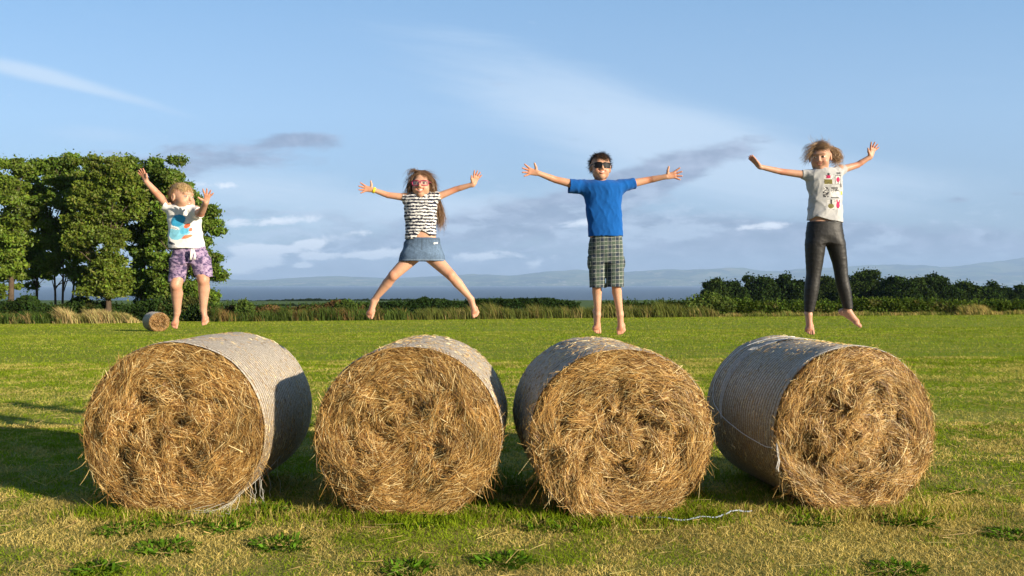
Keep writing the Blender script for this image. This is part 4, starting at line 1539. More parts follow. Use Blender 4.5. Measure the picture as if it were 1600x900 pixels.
        f.cone(pt(.075, -.016, -.045), pt(.100, .016, -.045), .0165 * q, .0165 * q, .014)
        for i, (b, L, r) in enumerate(((.022, .036, .0125), (.008, .034, .0088), (-.004, .030, .0082), (-.0145, .025, .0076), (-.024, .018, .0072))):
            f.cone(pt(.098 - abs(b) * .25, b * toes_lat, -.048), pt(.104 - abs(b) * .35 + L, b * toes_lat * 1.12, -.052), r * q, r * .85 * q, .004)
        for e in (-1, 1):
            f.ell(pt(-.004, e * .019, -.004), np.array([.008] * 3) * q, .008)

    def mesh(s, f, name, mat, colfn, smooth=2, parent=None):
        V, Q = f.surface(smooth)
        return make_mesh(name, V, Q, None, colfn(V), mat, parent if parent is not None else s.root, True)

    def skin_col(s, base=(0.50, 0.275, 0.175), brow=(0.16, 0.09, 0.04)):
        base = np.asarray(base)
        def fn(V):
            c = np.broadcast_to(base, V.shape).copy()
            c *= (1 + 0.22 * (fbm(V[:, 0] * 22 + 5, V[:, 2] * 22 + V[:, 1] * 15, 3, 4) - 0.5))[:, None]
            red = np.zeros(len(V))
            for p_, r_ in s.ruddy:
                red = np.maximum(red, np.exp(-(((V - p_) ** 2).sum(1)) / r_ ** 2))
            red = red * (0.6 + 0.8 * fbm(V[:, 0] * 60, V[:, 2] * 60 + V[:, 1] * 40, 9, 2))
            c = c * (1 - red[:, None]) + c * red[:, None] * np.array([0.98, 0.74, 0.68])
            L = ((V - s.hc) @ s.M) / s.hh
            fr = L[:, 1] < -.045
            def blend(mask, col):
                m = np.clip(mask, 0, 1)[:, None]
                c[:] = c * (1 - m) + np.asarray(col) * m
            inh = np.linalg.norm(L, axis=1) < .13
            for q in (-1, 1):
                e = np.exp(-(((L[:, 0] - q * .036) / .018) ** 2 + ((L[:, 2] + .032) / .014) ** 2)) * fr * inh
                blend(e * 0.35, base * np.array([1.08, .70, .66]))
                e = np.exp(-(((L[:, 0] - q * .029) / .016) ** 4 + ((L[:, 2] - .022 + ((L[:, 0] - q * .029) / .016) ** 2 * .003) / .0042) ** 4)) * fr * inh
                blend(e * 0.5, brow)
            sm, op = s.mouth
            zc = L[:, 2] + .044 - .011 * (L[:, 0] / sm) ** 2
            lip = (np.abs(L[:, 0]) < sm * 1.1) & (zc < .0045) & (zc > -op * 2.4 * (1 - np.clip(np.abs(L[:, 0]) / sm, 0, 1) ** 2) - .006) & (L[:, 1] < -.06) & inh
            blend(lip * 0.6, (0.50, 0.16, 0.13))
            inside = lip & (zc < -.001) & (zc > -op * 2.0 * (1 - np.clip(np.abs(L[:, 0]) / sm, 0, 1) ** 2)) & (L[:, 1] > -.079 + 19 * L[:, 0] ** 2)
            blend(inside * 0.9, (0.20, 0.05, 0.045))
            return c
        return fn

    def face_bits(s, iris=(0.10, 0.16, 0.22), eyes=True, look=(0, 0)):
        if eyes:
            for q in (-1, 1):
                g = Geo()
                c = s.H(q * .029, -.0735, .002)
                r = .0108 * s.hh
                ellipsoid(g, c, (r, r, r), (0.60, 0.57, 0.54), s.M, 24, 15)
                V = g.V[0]
                L = (V - c) @ s.M / r
                dirn = unit(np.array([look[0], -1.0, look[1]]))
                a = L @ dirn
                C = g.C[0].copy()
                C[a > .80] = iris; C[a > .93] = (0.01, 0.01, 0.01)
                # lids
                C[L[:, 2] > .42] = (0.35, 0.18, 0.11)
                C[(L[:, 2] > .28) & (L[:, 2] <= .42)] = (0.05, 0.03, 0.02)
                C[L[:, 2] < -.42] = (0.45, 0.25, 0.17)
                g.C[0] = C
                g.build('eye', M_EYE, s.root)
        sm, op = s.mouth
        g = Geo()
        m = np.linspace(-.82, .82, 13)
        ys = lambda q: -.0828 + 19.0 * (sm * q) ** 2
        up = np.array([s.H(sm * q, ys(q), -.0440 + .011 * q * q) for q in m])
        dn = np.array([s.H(sm * q, ys(q), -.0440 + .011 * q * q - op * 1.25 * (1 - .85 * q * q)) for q in m])
        b = s.M @ np.array([0, .006, 0])
        V = np.concatenate([up, dn, up + b, dn + b])
        n = len(m); i = np.arange(n - 1)
        g.add(V, np.concatenate([np.stack([i, i + n, i + n + 1, i + 1], -1), np.stack([i + n, i + 3 * n, i + 3 * n + 1, i + n + 1], -1),
                                 np.stack([i, i + 1, i + 2 * n + 1, i + 2 * n], -1)]), None, (0.82, 0.80, 0.74))
        g.build('teeth', M_EYE, s.root)

    def hair(s, cap_rows, n, L, flow, lift, cols, hairline, guides=(), width=0.0023, capcol=None, gravity=0.3, cap_r=(.076, .094, .086), cap_c=(0, .017, .024), jitter=0.35):
        """short or long hair: a shaped mass on the skull, strands over it, and loose locks along guides"""
        k = s.hh; g = Geo()
        f = Field(*[np.arange(a - .15, a + .15, .0042) for a in s.hc])
        f.ell(s.H(*cap_c), np.array(cap_r) * k, 0, s.M)
        ds = wrinkle(int(n), .004, .03)
        r, X, Y, Z = f.sl(s.hc - 1, s.hc + 1)
        f.d = f.d + ds(X, Y, Z).astype(np.float32)
        # cut the face free: keep what lies above/behind the hairline plane and curve
        M = s.M.T
        Px, Py, Pz = X - s.hc[0], Y - s.hc[1], Z - s.hc[2]
        lx = (M[0, 0] * Px + M[0, 1] * Py + M[0, 2] * Pz) / k; ly = (M[1, 0] * Px + M[1, 1] * Py + M[1, 2] * Pz) / k; lz = (M[2, 0] * Px + M[2, 1] * Py + M[2, 2] * Pz) / k
        f.d = np.maximum(f.d, hairline(lx, ly, lz).astype(np.float32) * k)
        V, Q = f.surface(1)
        cols = np.asarray(cols, float)
        g.add(V, Q, None, cols.mean(0) * 0.9)
        # strands rooted on the mass
        dirs = unit(rng.normal(size=(n * 4, 3)))
        loc = dirs * np.asarray(cap_r) + np.asarray(cap_c)
        keep = hairline(loc[:, 0], loc[:, 1], loc[:, 2]) < -.002
        loc = loc[keep][:n]; nr = unit((loc - np.asarray(cap_c)) / np.asarray(cap_r) ** 2)
        m = len(loc)
        fl = flow(loc) if callable(flow) else np.broadcast_to(np.asarray(flow, float), (m, 3))
        t = fl - nr * (fl * nr).sum(1, keepdims=True)
        D = unit(unit(t) + nr * lift + rng.normal(size=(m, 3)) * jitter)
        Ls = L * rng.uniform(0.5, 1.25, m) * k
        Pw = s.hc + (loc * k) @ s.M.T
        Dw = D @ s.M.T; Nw = nr @ s.M.T
        bend = -Nw * (Ls * 0.35 * max(lift, .15))[:, None] + np.array([0, 0, -1.0]) * (Ls * gravity)[:, None] + rng.normal(size=(m, 3)) * (Ls * .15)[:, None]
        side = unit(np.cross(Dw, Nw) + rng.normal(size=(m, 3)) * .2)
        V, Q = strands(Pw, Dw, Ls, np.full(m, width * k), bend, 4, side, 0.3)
        cc = cols[rng.integers(0, len(cols), m)] * rng.uniform(.75, 1.25, (m, 1))
        g.add(V, Q, None, rep(cc, 10))
        for pts, r0, r1, cnt in guides:
            pts = np.asarray(pts, float)
            kk = np.linspace(0, 1, 9)
            base = np.stack([np.interp(kk, np.linspace(0, 1, len(pts)), pts[:, i]) for i in range(3)], -1)
            for _ in range(2):
                base[1:-1] = (base[:-2] + 2 * base[1:-1] + base[2:]) / 4
            off = rng.normal(size=(cnt, 1, 3)) * (r0 + (r1 - r0) * kk)[None, :, None]
            wob = np.cumsum(rng.normal(size=(cnt, 9, 3)) * .004, 1) * (0.3 + kk)[None, :, None]
            C = base[None] + off + wob
            end = rng.uniform(.7, 1.0, cnt)
            tt = kk[None] * end[:, None]
            idx = tt * 8; i0 = np.clip(idx.astype(int), 0, 7); fr = (idx - i0)[..., None]
            ar = np.arange(cnt)[:, None]
            C = C[ar, i0] * (1 - fr) + C[ar, i0 + 1] * fr
            T = unit(np.gradient(C, axis=1))
            sd = unit(np.cross(T, unit(rng.normal(size=(cnt, 1, 3)) * .5 + np.array([0, 1.0, 0]))))
            ww = (width * 1.1 * (1 - .7 * kk))[None, :, None]
            V = np.stack([C - sd * ww * .5, C + sd * ww * .5], 2).reshape(-1, 3)
            b = (np.arange(cnt) * 18)[:, None] + (np.arange(8) * 2)[None]
            Q = np.stack([b, b + 1, b + 3, b + 2], -1).reshape(-1, 4)
            cc = cols[rng.integers(0, len(cols), cnt)] * rng.uniform(.7, 1.25, (cnt, 1))
            g.add(V, Q, None, rep(cc, 18))
        return g.build('hair', M_HAIR, s.root)


def field_for(pts, pad, coarse, fine, zx=(), zy=(), zz=()):
    pts = np.asarray(pts); lo = pts.min(0) - pad; hi = pts.max(0) + pad
    return Field(axis_lines(lo[0], hi[0], coarse, fine, zx), axis_lines(lo[1], hi[1], coarse, fine, zy), axis_lines(lo[2], hi[2], coarse, fine, zz))


def span(p, r):
    return [(p[i] - r, p[i] + r) for i in range(3)]


def make_body(k, J, rad, torso, hands, feet, neck, size, skin, smile, open_, chubby=1.0, neck_r=.040, legs_k=.02):
    pts = [k.hc + np.array([0, 0, .13]), k.hc]
    for c in J.values(): pts += list(c)
    for h in hands: pts.append(h['w'] + unit(h['d']) * size['hand'] * 1.15)
    for t in feet: pts.append(t['a'] + unit(t['d']) * size['foot'] * 0.95)
    zs = [span(k.hc, .125)] + [span(h['w'] + unit(h['d']) * size['hand'] * .5, size['hand'] * .62) for h in hands]
    f = field_for(pts, .10, .0062, .0030, [z[0] for z in zs], [z[1] for z in zs], [z[2] for z in zs])
    f.loft(torso, .02, power=2.4)
    f.cone(neck[0], neck[1], neck_r * 1.15, neck_r, .025)
    for side in ('armL', 'armR'):
        a = J[side]; r = rad['arm']
        f.cone(a[0], a[1], r[0], r[1], .012)
        m = a[1] * .72 + a[2] * .28
        f.cone(a[1], m, r[1] * .98, r[1] * .96, .004)
        f.cone(m, a[2], r[1] * .96, r[2], .003)
        f.ell(a[0], np.array([1, 1, 1]) * r[0] * 1.12, .03)
    for side in ('legL', 'legR'):
        a = J[side]; r = rad['leg']
        f.cone(a[0], a[1], r[0], r[1], legs_k)
        back = a[1] * .68 + a[2] * .32 + np.array([0, .012, 0])
        f.cone(a[1], back, r[1] * .93, r[1] * .98, .006)
        f.cone(back, a[2], r[1] * .98, r[2], .005)
        f.ell(a[1] + np.array([0, -.008, 0]), np.array([.82, .80, 1.0]) * r[1], .010)
    for h in hands:
        k.hand(f, h['w'], h['d'], h['n'], size['hand'], h.get('spread', 1), h.get('curl', .25), h.get('thumb', 1), h.get('ta', 60), h.get('fan', 0))
    k.ruddy = [(J[q][1], .05) for q in J] + [(h['w'] + unit(h['d']) * size['hand'] * .75, .06) for h in hands] + [(t['a'] + unit(t['d']) * size['foot'] * .6, .06) for t in feet]
    for t in feet:
        k.foot(f, t['a'], t['d'], t['up'], size['foot'], t.get('lat', 1))
    k.build_head(f, smile, open_, chubby)
    return k.mesh(f, 'body', M_SKIN, k.skin_col(*skin), 2)


def garment(k, pts, build, name, mat, col, pad=.06, step=.0045, smooth=1, parent=None):
    f = field_for(pts, pad, step, step)
    build(f)
    return k.mesh(f, name, mat, col, smooth, parent)


def shirt(k, rows, arms, hem, collar, wr, col, thick=.008, sleeve_r=(.05, .055), name='t_shirt', mat=None, power=2.4, neck=None, hemfn=None, step=.0045):
    """loft of the trunk + two sleeves; arms = [(shoulder, sleeve end)]"""
    pts = [np.array([r[1] - r[3], r[2] - r[4], r[0]]) for r in rows] + [np.array([r[1] + r[3], r[2] + r[4], r[0]]) for r in rows]
    for a in arms: pts += [a[0] , a[1]]
    def build(f):
        f.loft(rows, .02, power=power)
        for (a, b), rr in zip(arms, [sleeve_r] * 2 if not isinstance(sleeve_r, list) else sleeve_r):
            d = unit(b - a)
            e = b + d * rr[1] * 1.3
            def fn(X, Y, Z, a=a, e=e, rr=rr, b=b, d=d):
                ba = e - a; L2 = ba @ ba
                P = [X - a[0], Y - a[1], Z - a[2]]
                t = np.clip((P[0] * ba[0] + P[1] * ba[1] + P[2] * ba[2]) / L2, 0, 1)
                Q = [P[i] - t * ba[i] for i in range(3)]
                s_ = np.sqrt(Q[0] ** 2 + Q[1] ** 2 + Q[2] ** 2) - (rr[0] + (rr[1] - rr[0]) * t)
                cut = (X - b[0]) * d[0] + (Y - b[1]) * d[1] + (Z - b[2]) * d[2]
                return np.maximum(s_, cut)
            f.add(fn, np.minimum(a, e) - .08, np.maximum(a, e) + .08, .028)
        r, X, Y, Z = f.sl(np.array([-9, -9, -9]), np.array([9, 9, 9]))
        f.d = f.d + wr(X, Y, Z).astype(np.float32)
        # open ends: the sleeves and the hem are hollow
        for (a, b), rr in zip(arms, [sleeve_r] * 2 if not isinstance(sleeve_r, list) else sleeve_r):
            d = unit(b - a)
            f.cone(b - d * .025, b + d * .03, rr[1] - thick, rr[1] - thick, .003, op='sub')
            cut = (X - b[0]) * d[0] + (Y - b[1]) * d[1] + (Z - b[2]) * d[2]
            near = (np.sqrt((X - b[0]) ** 2 + (Y - b[1]) ** 2 + (Z - b[2]) ** 2) < rr[1] * 2.4)
            f.d = np.where(near, np.maximum(f.d, cut), f.d)
        if hemfn is not None:
            f.d = np.maximum(f.d, (hemfn(X, Y) - Z)).astype(np.float32)
        rr_ = [(z, cx, cy, rx - thick, ry - thick) for (z, cx, cy, rx, ry) in rows]
        f.loft(rr_, .002, op='sub', zbot=min(r[0] for r in rows) - .03, ztop=min(r[0] for r in rows) + .05, power=power, disp=wr)
        if neck is not None:
            c, rad = neck
            f.ell(c, rad, .004, op='sub')
    return garment(k, pts, build, name, mat or M_CLOTH, col, step=step)
# ------------------------------------------------------------------ the four children
def pxy(k, V):
    """flat pattern coordinates of a garment: photo-sized units across and down its front"""
    return 800 + (V[:, 0] + k.org[0]) * F / k.D, HOR + (EYE - V[:, 2] - k.org[2]) * F / k.D


def over(c, mask, col):
    m = np.clip(np.asarray(mask, float), 0, 1)[:, None]
    c[:] = c * (1 - m) + np.asarray(col, float) * m


def plain(col, var=0.06):
    def fn(V):
        c = np.broadcast_to(np.asarray(col, float), V.shape).copy()
        return c * (1 + var * (fbm(V[:, 0] * 25, V[:, 2] * 25 + V[:, 1] * 9, 2, 3) - 0.5))[:, None]
    return fn


def leg_shorts(k, hips, legs, name, mat, col, wr, depth=.6, thick=.008, step=.004, legdepth=1.0, blend=.02, dyl=(0, 0), hemd=.05):
    H_ = k.rows(hips, depth)
    Ls = [k.rows(l, legdepth, dyl[i]) for i, l in enumerate(legs)]
    pts = []
    for t in [H_] + Ls:
        for (z, cx, cy, rx, ry) in t: pts += [np.array([cx - rx, cy - ry, z]), np.array([cx + rx, cy + ry, z])]
    def build(f):
        f.loft(H_, .0, power=2.5)
        for l in Ls: f.loft(l, blend, power=2.3)
        r, X, Y, Z = f.sl((-9,) * 3, (9,) * 3)
        f.d = f.d + wr(X, Y, Z).astype(np.float32)
        for l in Ls:
            zb = min(q[0] for q in l)
            f.loft([(z, cx, cy, rx - thick, ry - thick) for (z, cx, cy, rx, ry) in l], .002, op='sub', zbot=zb - .03, ztop=zb + hemd, power=2.3, disp=wr)
    return garment(k, pts, build, name, mat, col, step=step)


def glasses(k, name, frame_col, lens_col, w, hgt, y, z, r, solid):
    g = Geo(); gl = Geo()
    for q in (-1, 1):
        th = np.linspace(0, 2 * np.pi, 29)
        ex = .55
        X = q * .0315 + w * np.sign(np.cos(th)) * np.abs(np.cos(th)) ** ex
        Z = z + hgt * np.sign(np.sin(th)) * np.abs(np.sin(th)) ** ex
        Y = y + ((np.abs(X) / .06) ** 2) * .022
        P = np.stack([k.H(a, b, c) for a, b, c in zip(X, Y, Z)])
        tube(g, P, r, frame_col, 6, cap=False)
        n = 28
        C = k.H(q * .0315, y + .004, z)
        b = k.M @ np.array([0, .0025, 0])
        V = np.concatenate([P[:n], C[None], P[:n] + b, (C + b)[None]])
        i = np.arange(n); j = (i + 1) % n
        gl.add(V, None, np.concatenate([np.stack([i, j, np.full(n, n)], -1), np.stack([j + n + 1, i + n + 1, np.full(n, 2 * n + 1)], -1)]), lens_col)
        T = [k.H(q * (.0315 + w), y + .020, z + hgt * .5), k.H(q * .072, y + .03, z + hgt * .4), k.H(q * .080, -.02, z), k.H(q * .079, .012, z - .004)]
        tube(g, np.array(T), r * .9, frame_col, 6)
    tube(g, np.array([k.H(-.0315 + w, y + .003, z + hgt * .3), k.H(0, y - .002, z + hgt * .45), k.H(.0315 - w, y + .003, z + hgt * .3)]), r, frame_col, 6)
    o = g.build(name, M_PLASTIC, k.root)
    if solid:
        gl.build('lens', M_LENS, o)
    else:
        m, t = mat_new('clear_lens')
        a = t.new('ShaderNodeBsdfTransparent'); b = t.new('ShaderNodeBsdfGlossy'); b.inputs['Roughness'].default_value = 0.02
        mx = t.new('ShaderNodeMixShader'); mx.inputs[0].default_value = 0.08
        t.l.new(a.outputs[0], mx.inputs[1]); t.l.new(b.outputs[0], mx.inputs[2]); t.l.new(mx.outputs[0], t.out.inputs[0])
        gl.build('lens', m, o)
    return o


# --- boy in the blue shirt
k = Kid('boy in a blue t-shirt, tartan shorts and dark sunglasses, jumping with arms straight out', 945, 524, 1.0)
k.head(938, 262, .205, R(4), R(4), R(2))
J = {'armR': [k.P(912, 292), k.P(868, 281, -.03), k.P(840, 270.5, -.08)], 'armL': [k.P(972, 290), k.P(1013, 281.5, .02), k.P(1041, 276, -.02)],
     'legR': [k.P(934, 392, .01), k.P(932.5, 440, .0), k.P(934, 490, .05)], 'legL': [k.P(960, 392, .01), k.P(962, 440, .0), k.P(969, 491, .04)]}
torso = k.rows([(286, 922, 954), (292, 910, 972), (310, 917, 968), (335, 919, 967), (365, 922, 970), (385, 922, 971), (400, 926, 967)], .56)
make_body(k, J, {'arm': (.036, .0255, .0185), 'leg': (.050, .037, .0225)}, torso,
          [dict(w=J['armR'][2], d=(-1, -.1, .18), n=(-.1, -1, .1), thumb=-1, spread=1.35, ta=72, curl=.12), dict(w=J['armL'][2], d=(1, -.1, .18), n=(.1, -1, 0), thumb=1, spread=1.3, ta=80, curl=.12)],
          [dict(a=J['legR'][2], d=(.05, -.25, -1), up=(.25, -1, .25), lat=-1), dict(a=J['legL'][2], d=(.02, -.42, -1), up=(-.15, -1, .4), lat=1)],
          (k.P(938.5, 292, .02), k.H(0, .018, -.055)), dict(hand=.134, foot=.205), ((.52, .29, .185), (.07, .04, .02)), .027, .0065, 1.0, .042)
k.face_bits(eyes=False)
glasses(k, 'sunglasses', (.012, .012, .014), (.010, .010, .013), .0275, .0185, -.092, .001, .0035, True)
rows = k.rows([(281.5, 922, 955, .62), (285, 914, 966, .60), (290, 907, 974, .56), (300, 909, 974, .56), (311, 912, 973, .56), (330, 914, 972, .58), (350, 917, 973, .60), (370, 918.5, 974.5, .66)], .56)
wr_ = wrinkle(5, .0095, .17, (1, .6, 1.0)); wv = wrinkle(6, .0070, .10, (2.2, .5, .45))
shirt(k, rows, [(k.P(916, 293), k.P(888.5, 290.5, -.01)), (k.P(968, 291), k.P(993, 286.5, .01))], None, None,
      lambda X, Y, Z: wr_(X, Y, Z) + wv(X, Y, Z), plain((.004, .085, .33)), sleeve_r=[(.060, .053), (.055, .040)],
      neck=(k.P(938.5, 279, -.02), np.array([.058, .062, .026])))


def tartan(V):
    x, y = pxy(k, V)
    a = np.arctan2(V[:, 0] - np.where(V[:, 0] > 0, .02, -.05), -V[:, 1]) * 12
    u = x + np.where(np.abs(V[:, 1]) > .03, 0, 0); v = y + (x - 946) * .06
    c = np.broadcast_to(np.array([.026, .044, .046]), V.shape).copy()
    def line(t, p, o, w): return (np.abs(((t - o) / p + .5) % 1 - .5) * p < w)
    over(c, line(u, 12.0, 3, 2.4) * .5, (.022, .030, .055)); over(c, line(v, 12.0, 3, 2.4) * .5, (.022, .030, .055))
    over(c, line(u, 12.0, 9, 1.6) * .40, (.10, .14, .10)); over(c, line(v, 12.0, 9, 1.6) * .40, (.10, .14, .10))
    over(c, line(u, 6.0, 0, .5) * .42, (.46, .48, .42)); over(c, line(v, 6.0, 0, .5) * .42, (.46, .48, .42))
    return c


w3 = wrinkle(9, .006, .09)
leg_shorts(k, [(364, 924, 970), (374, 921, 972.5), (395, 919, 974.5), (411, 922, 972)],
           [[(402, 918.5, 946.5), (425, 920, 945.5), (449.5, 921, 944.5)], [(402, 946, 975), (425, 946.5, 975), (448.5, 947, 974)]],
           'shorts', M_CLOTH, tartan, w3, legdepth=1.05, blend=.022, step=.0036)
for q, (x0, x1) in ((-1, (917.5, 927)), (1, (966, 977))):
    f = field_for([k.P(x0, 400), k.P(x1, 425)], .06, .004, .004)
    f.ell(k.P((x0 + x1) / 2, 411, -.005), np.array([(x1 - x0) * .5 * k.u, .048, .056]), 0)
    k.mesh(f, 'pocket', M_CLOTH, tartan)
HC = [(.055, .030, .013), (.035, .018, .008), (.09, .05, .022)]
k.hair(None, 2600, .042, lambda p: np.stack([np.sign(p[:, 0] + .02) * .5, -.9 + 0 * p[:, 0], -.3 + 0 * p[:, 0]], -1), .14, HC,
       lambda x, y, z: np.maximum(np.maximum(-(z - (.050 + .35 * (y + .09)) * np.where(y < -.03, 1, 1) + np.clip(y + .01, 0, 1) * 1.35), -(z + .055)), (-(y + .20))), gravity=.1, jitter=.22)

# --- girl in the denim skirt
k = Kid('girl with long brown hair and pink glasses, star jumping in striped top and skirt', 660, 496, 1.0)
k.head(659, 289, .208, R(-2), R(2), R(0))
J = {'armR': [k.P(637, 309), k.P(606, 305, -.02), k.P(582.5, 296.5, -.05)], 'armL': [k.P(680, 309), k.P(712, 296, .0), k.P(739.5, 288, -.03)],
     'legR': [k.P(648, 398), k.P(614.5, 430.5, -.05), k.P(584, 469, .02)], 'legL': [k.P(672, 398), k.P(705, 430.5, -.05), k.P(736, 467, .02)]}
torso = k.rows([(304, 643, 674), (309, 637, 679), (325, 637, 678), (345, 639, 677), (362, 638.5, 679.5), (374, 637, 682), (390, 634, 685), (402, 640, 680)], .60)
make_body(k, J, {'arm': (.030, .0225, .0168), 'leg': (.060, .0385, .0205)}, torso,
          [dict(w=J['armR'][2], d=(-1, -.15, .12), n=(-.1, -1, .1), thumb=-1, spread=1.3, ta=85, curl=.12), dict(w=J['armL'][2], d=(.42, -.05, 1), n=(.3, -1, -.1), thumb=1, spread=.9, ta=40, curl=.15)],
          [dict(a=J['legR'][2], d=(-.38, -.42, -1), up=(-.1, -1, .4), lat=-1), dict(a=J['legL'][2], d=(.42, -.42, -1), up=(.1, -1, .4), lat=1)],
          (k.P(659, 312, .02), k.H(0, .018, -.055)), dict(hand=.118, foot=.190), ((.53, .30, .195), (.12, .07, .035)), .027, .0080, 1.03, .036, .02)
k.face_bits((.09, .06, .03))
glasses(k, 'glasses', (.42, .03, .11), None, .0265, .0175, -.091, .001, .0027, False)
rows = k.rows([(301, 644, 674, .7), (304, 638, 680, .62), (309, 632.5, 684, .60), (320, 631, 683.5, .62), (335, 631.5, 683.5, .64), (350, 633.5, 682.5, .64), (362, 633, 682, .64), (376, 631.5, 682, .66)], .6)
wr_ = wrinkle(15, .008, .07); wv = wrinkle(16, .0045, .05)


def stripes(V):
    x, y = pxy(k, V)
    wob = (fbm(x / 9, y / 7 + V[:, 1] * 20, 12, 3) - .5) * 3.2
    t = ((y + wob) / 4.9) % 1
    n = fbm(x / 2.4, y / 2.2, 17, 2)
    c = np.broadcast_to(np.array([.016, .020, .040]), V.shape).copy()
    over(c, (np.abs(t - .5) < .22) & (n > .24), (.72, .71, .70))
    over(c, (np.abs(t - .5) >= .27) & (n > .70), (.6, .59, .58))
    return c


cz = k.P(660, 361)[2]
def hem2(X, Y):
    x = 800 + (X + k.org[0]) * F / k.D
    py = 361 + 13.0 * np.clip(np.abs(x - 660.5) / np.where(x < 660.5, 10, 14), 0, 1) ** 1.3 * np.where(x < 660.5, 1.0, .62)
    py = np.where(Y > 0.02, 372, py)
    return EYE - (py - HOR) / F * k.D - k.org[2]


shirt(k, rows, [(k.P(640, 309), k.P(629, 309.3)), (k.P(678, 308.5), k.P(688, 305))], None, None,
      lambda X, Y, Z: wr_(X, Y, Z) + wv(X, Y, Z), stripes, sleeve_r=[(.042, .035), (.042, .035)], name='striped_top',
      neck=(k.P(659, 300, -.02), np.array([.055, .06, .030])), hemfn=hem2, step=.004)


def denim(V):
    x, y = pxy(k, V)
    c = plain((.085, .130, .200), .3)(V)
    c = c * (1 + .35 * (fbm(x / 1.5, y / 9, 23, 2) - .5) + .28 * np.exp(-((y - 393) / 9) ** 2))[:, None]
    front = V[:, 1] < 0
    over(c, (y < 374.5) * .35, (.05, .08, .13))
    over(c, (np.abs(y - 375) < .5) * .5, (.05, .07, .10))
    over(c, (np.abs(x - 661) < .5) * (y < 391) * front * .6, (.05, .07, .10))
    over(c, (np.abs(y - 406.3) < .5) * .5, (.30, .36, .42))
    over(c, ((np.abs(((x - 641) / 8.5) ** 2 + ((y - 376) / 6) ** 2 - 1) < .16) | (np.abs(((x - 680) / 8.5) ** 2 + ((y - 376) / 6) ** 2 - 1) < .16)) * (y > 376) * front * .55, (.05, .07, .10))
    over(c, (np.abs(x - 682) < 3) * (np.abs(y - 380.5 + (x - 682) * .15) < 1.1) * front, (.70, .68, .62))
    return c


SK = k.rows([(371.5, 634, 687), (378, 632, 688), (388, 629, 691), (399, 625, 694.5), (408.5, 621.5, 697.5)], .60)
def skirt_build(f):
    f.loft(SK, 0, power=2.3)
    w = wrinkle(31, .006, .10); r, X, Y, Z = f.sl((-9,) * 3, (9,) * 3)
    f.d = f.d + w(X, Y, Z).astype(np.float32)
    f.loft([(z, cx, cy, rx - .009, ry - .009) for (z, cx, cy, rx, ry) in SK], .002, op='sub', zbot=SK[-1][0] - .03, ztop=SK[-1][0] + .10, power=2.3)
garment(k, [np.array([q[1] + e * q[3], q[2] + e * q[4], q[0]]) for q in SK for e in (-1, 1)], skirt_build, 'skirt', M_DENIM, denim, step=.004)
# yellow band on the wrist
g = Geo()
w0 = k.P(584.5, 297.3, -.047); ax = unit(J['armR'][2] - J['armR'][1]); a_ = unit(np.cross(ax, (0, 1, .1))); b_ = np.cross(ax, a_)
th = np.linspace(0, 2 * np.pi, 25)
for off in (-.005, 0, .005):
    tube(g, w0 + ax * off + np.cos(th)[:, None] * a_ * .0205 + np.sin(th)[:, None] * b_ * .0205, .0036, (.75, .62, .03), 6, cap=False)
g.build('wristband', M_PLASTIC, k.root)
HB = [(.16, .085, .040), (.10, .052, .024), (.24, .135, .065), (.13, .07, .032)]
hl_long = lambda x, y, z: np.maximum(-(z - np.where(y < -.01, .052 + .45 * (y + .09), -.2)), np.where((np.abs(x) < .060) & (y < -.02), -(z - .050), -1)) + 0 * x
gd = []
for q in (-1, 1):
    for j in range(5):
        s0 = k.H(q * (.050 + .006 * j), -.030 + j * .022, .062 - .004 * j)
        e1 = k.H(q * (.080 + .004 * j), -.035 + .02 * j, -.01); e2 = k.H(q * (.082 - .004 * j), -.02 + .02 * j, -.07); e3 = k.H(q * .070, .0 + .02 * j, -.115)
        gd.append(([s0, e1, e2, e3], .006, .012, 110))
for j in range(6):
    gd.append(([k.H(.04, .07, .02), k.P(676 + j * 1.2, 308, .08), k.P(684 + j * .6, 325, .08), k.P(687 + j * .5, 340, .07), k.P(686 + j, 357, .06)], .012, .016, 120))
for j in range(7):
    gd.append(([k.H(-.055, -.01, .06), k.P(640 + j * .8, 278 + 2 * j, .0), k.P(637 - j * .2, 286 + 3 * j, -.01), k.P(638 + j * .4, 300 + 2 * j, -.01)], .006, .018, 16))
for j in range(6):
    gd.append(([k.H(-.03, -.02, .085), k.P(650 - j, 264 - j * .3, 0), k.P(642 - j, 266 + j, 0), k.P(637 - j * .3, 272 + j * 2, 0)], .006, .012, 9))
k.hair(None, 2400, .09, lambda p: np.stack([np.sign(p[:, 0]) * .9, .25 + 0 * p[:, 0], -.9 + 0 * p[:, 0]], -1), .08, HB, hl_long, gd, gravity=.2, jitter=.16)

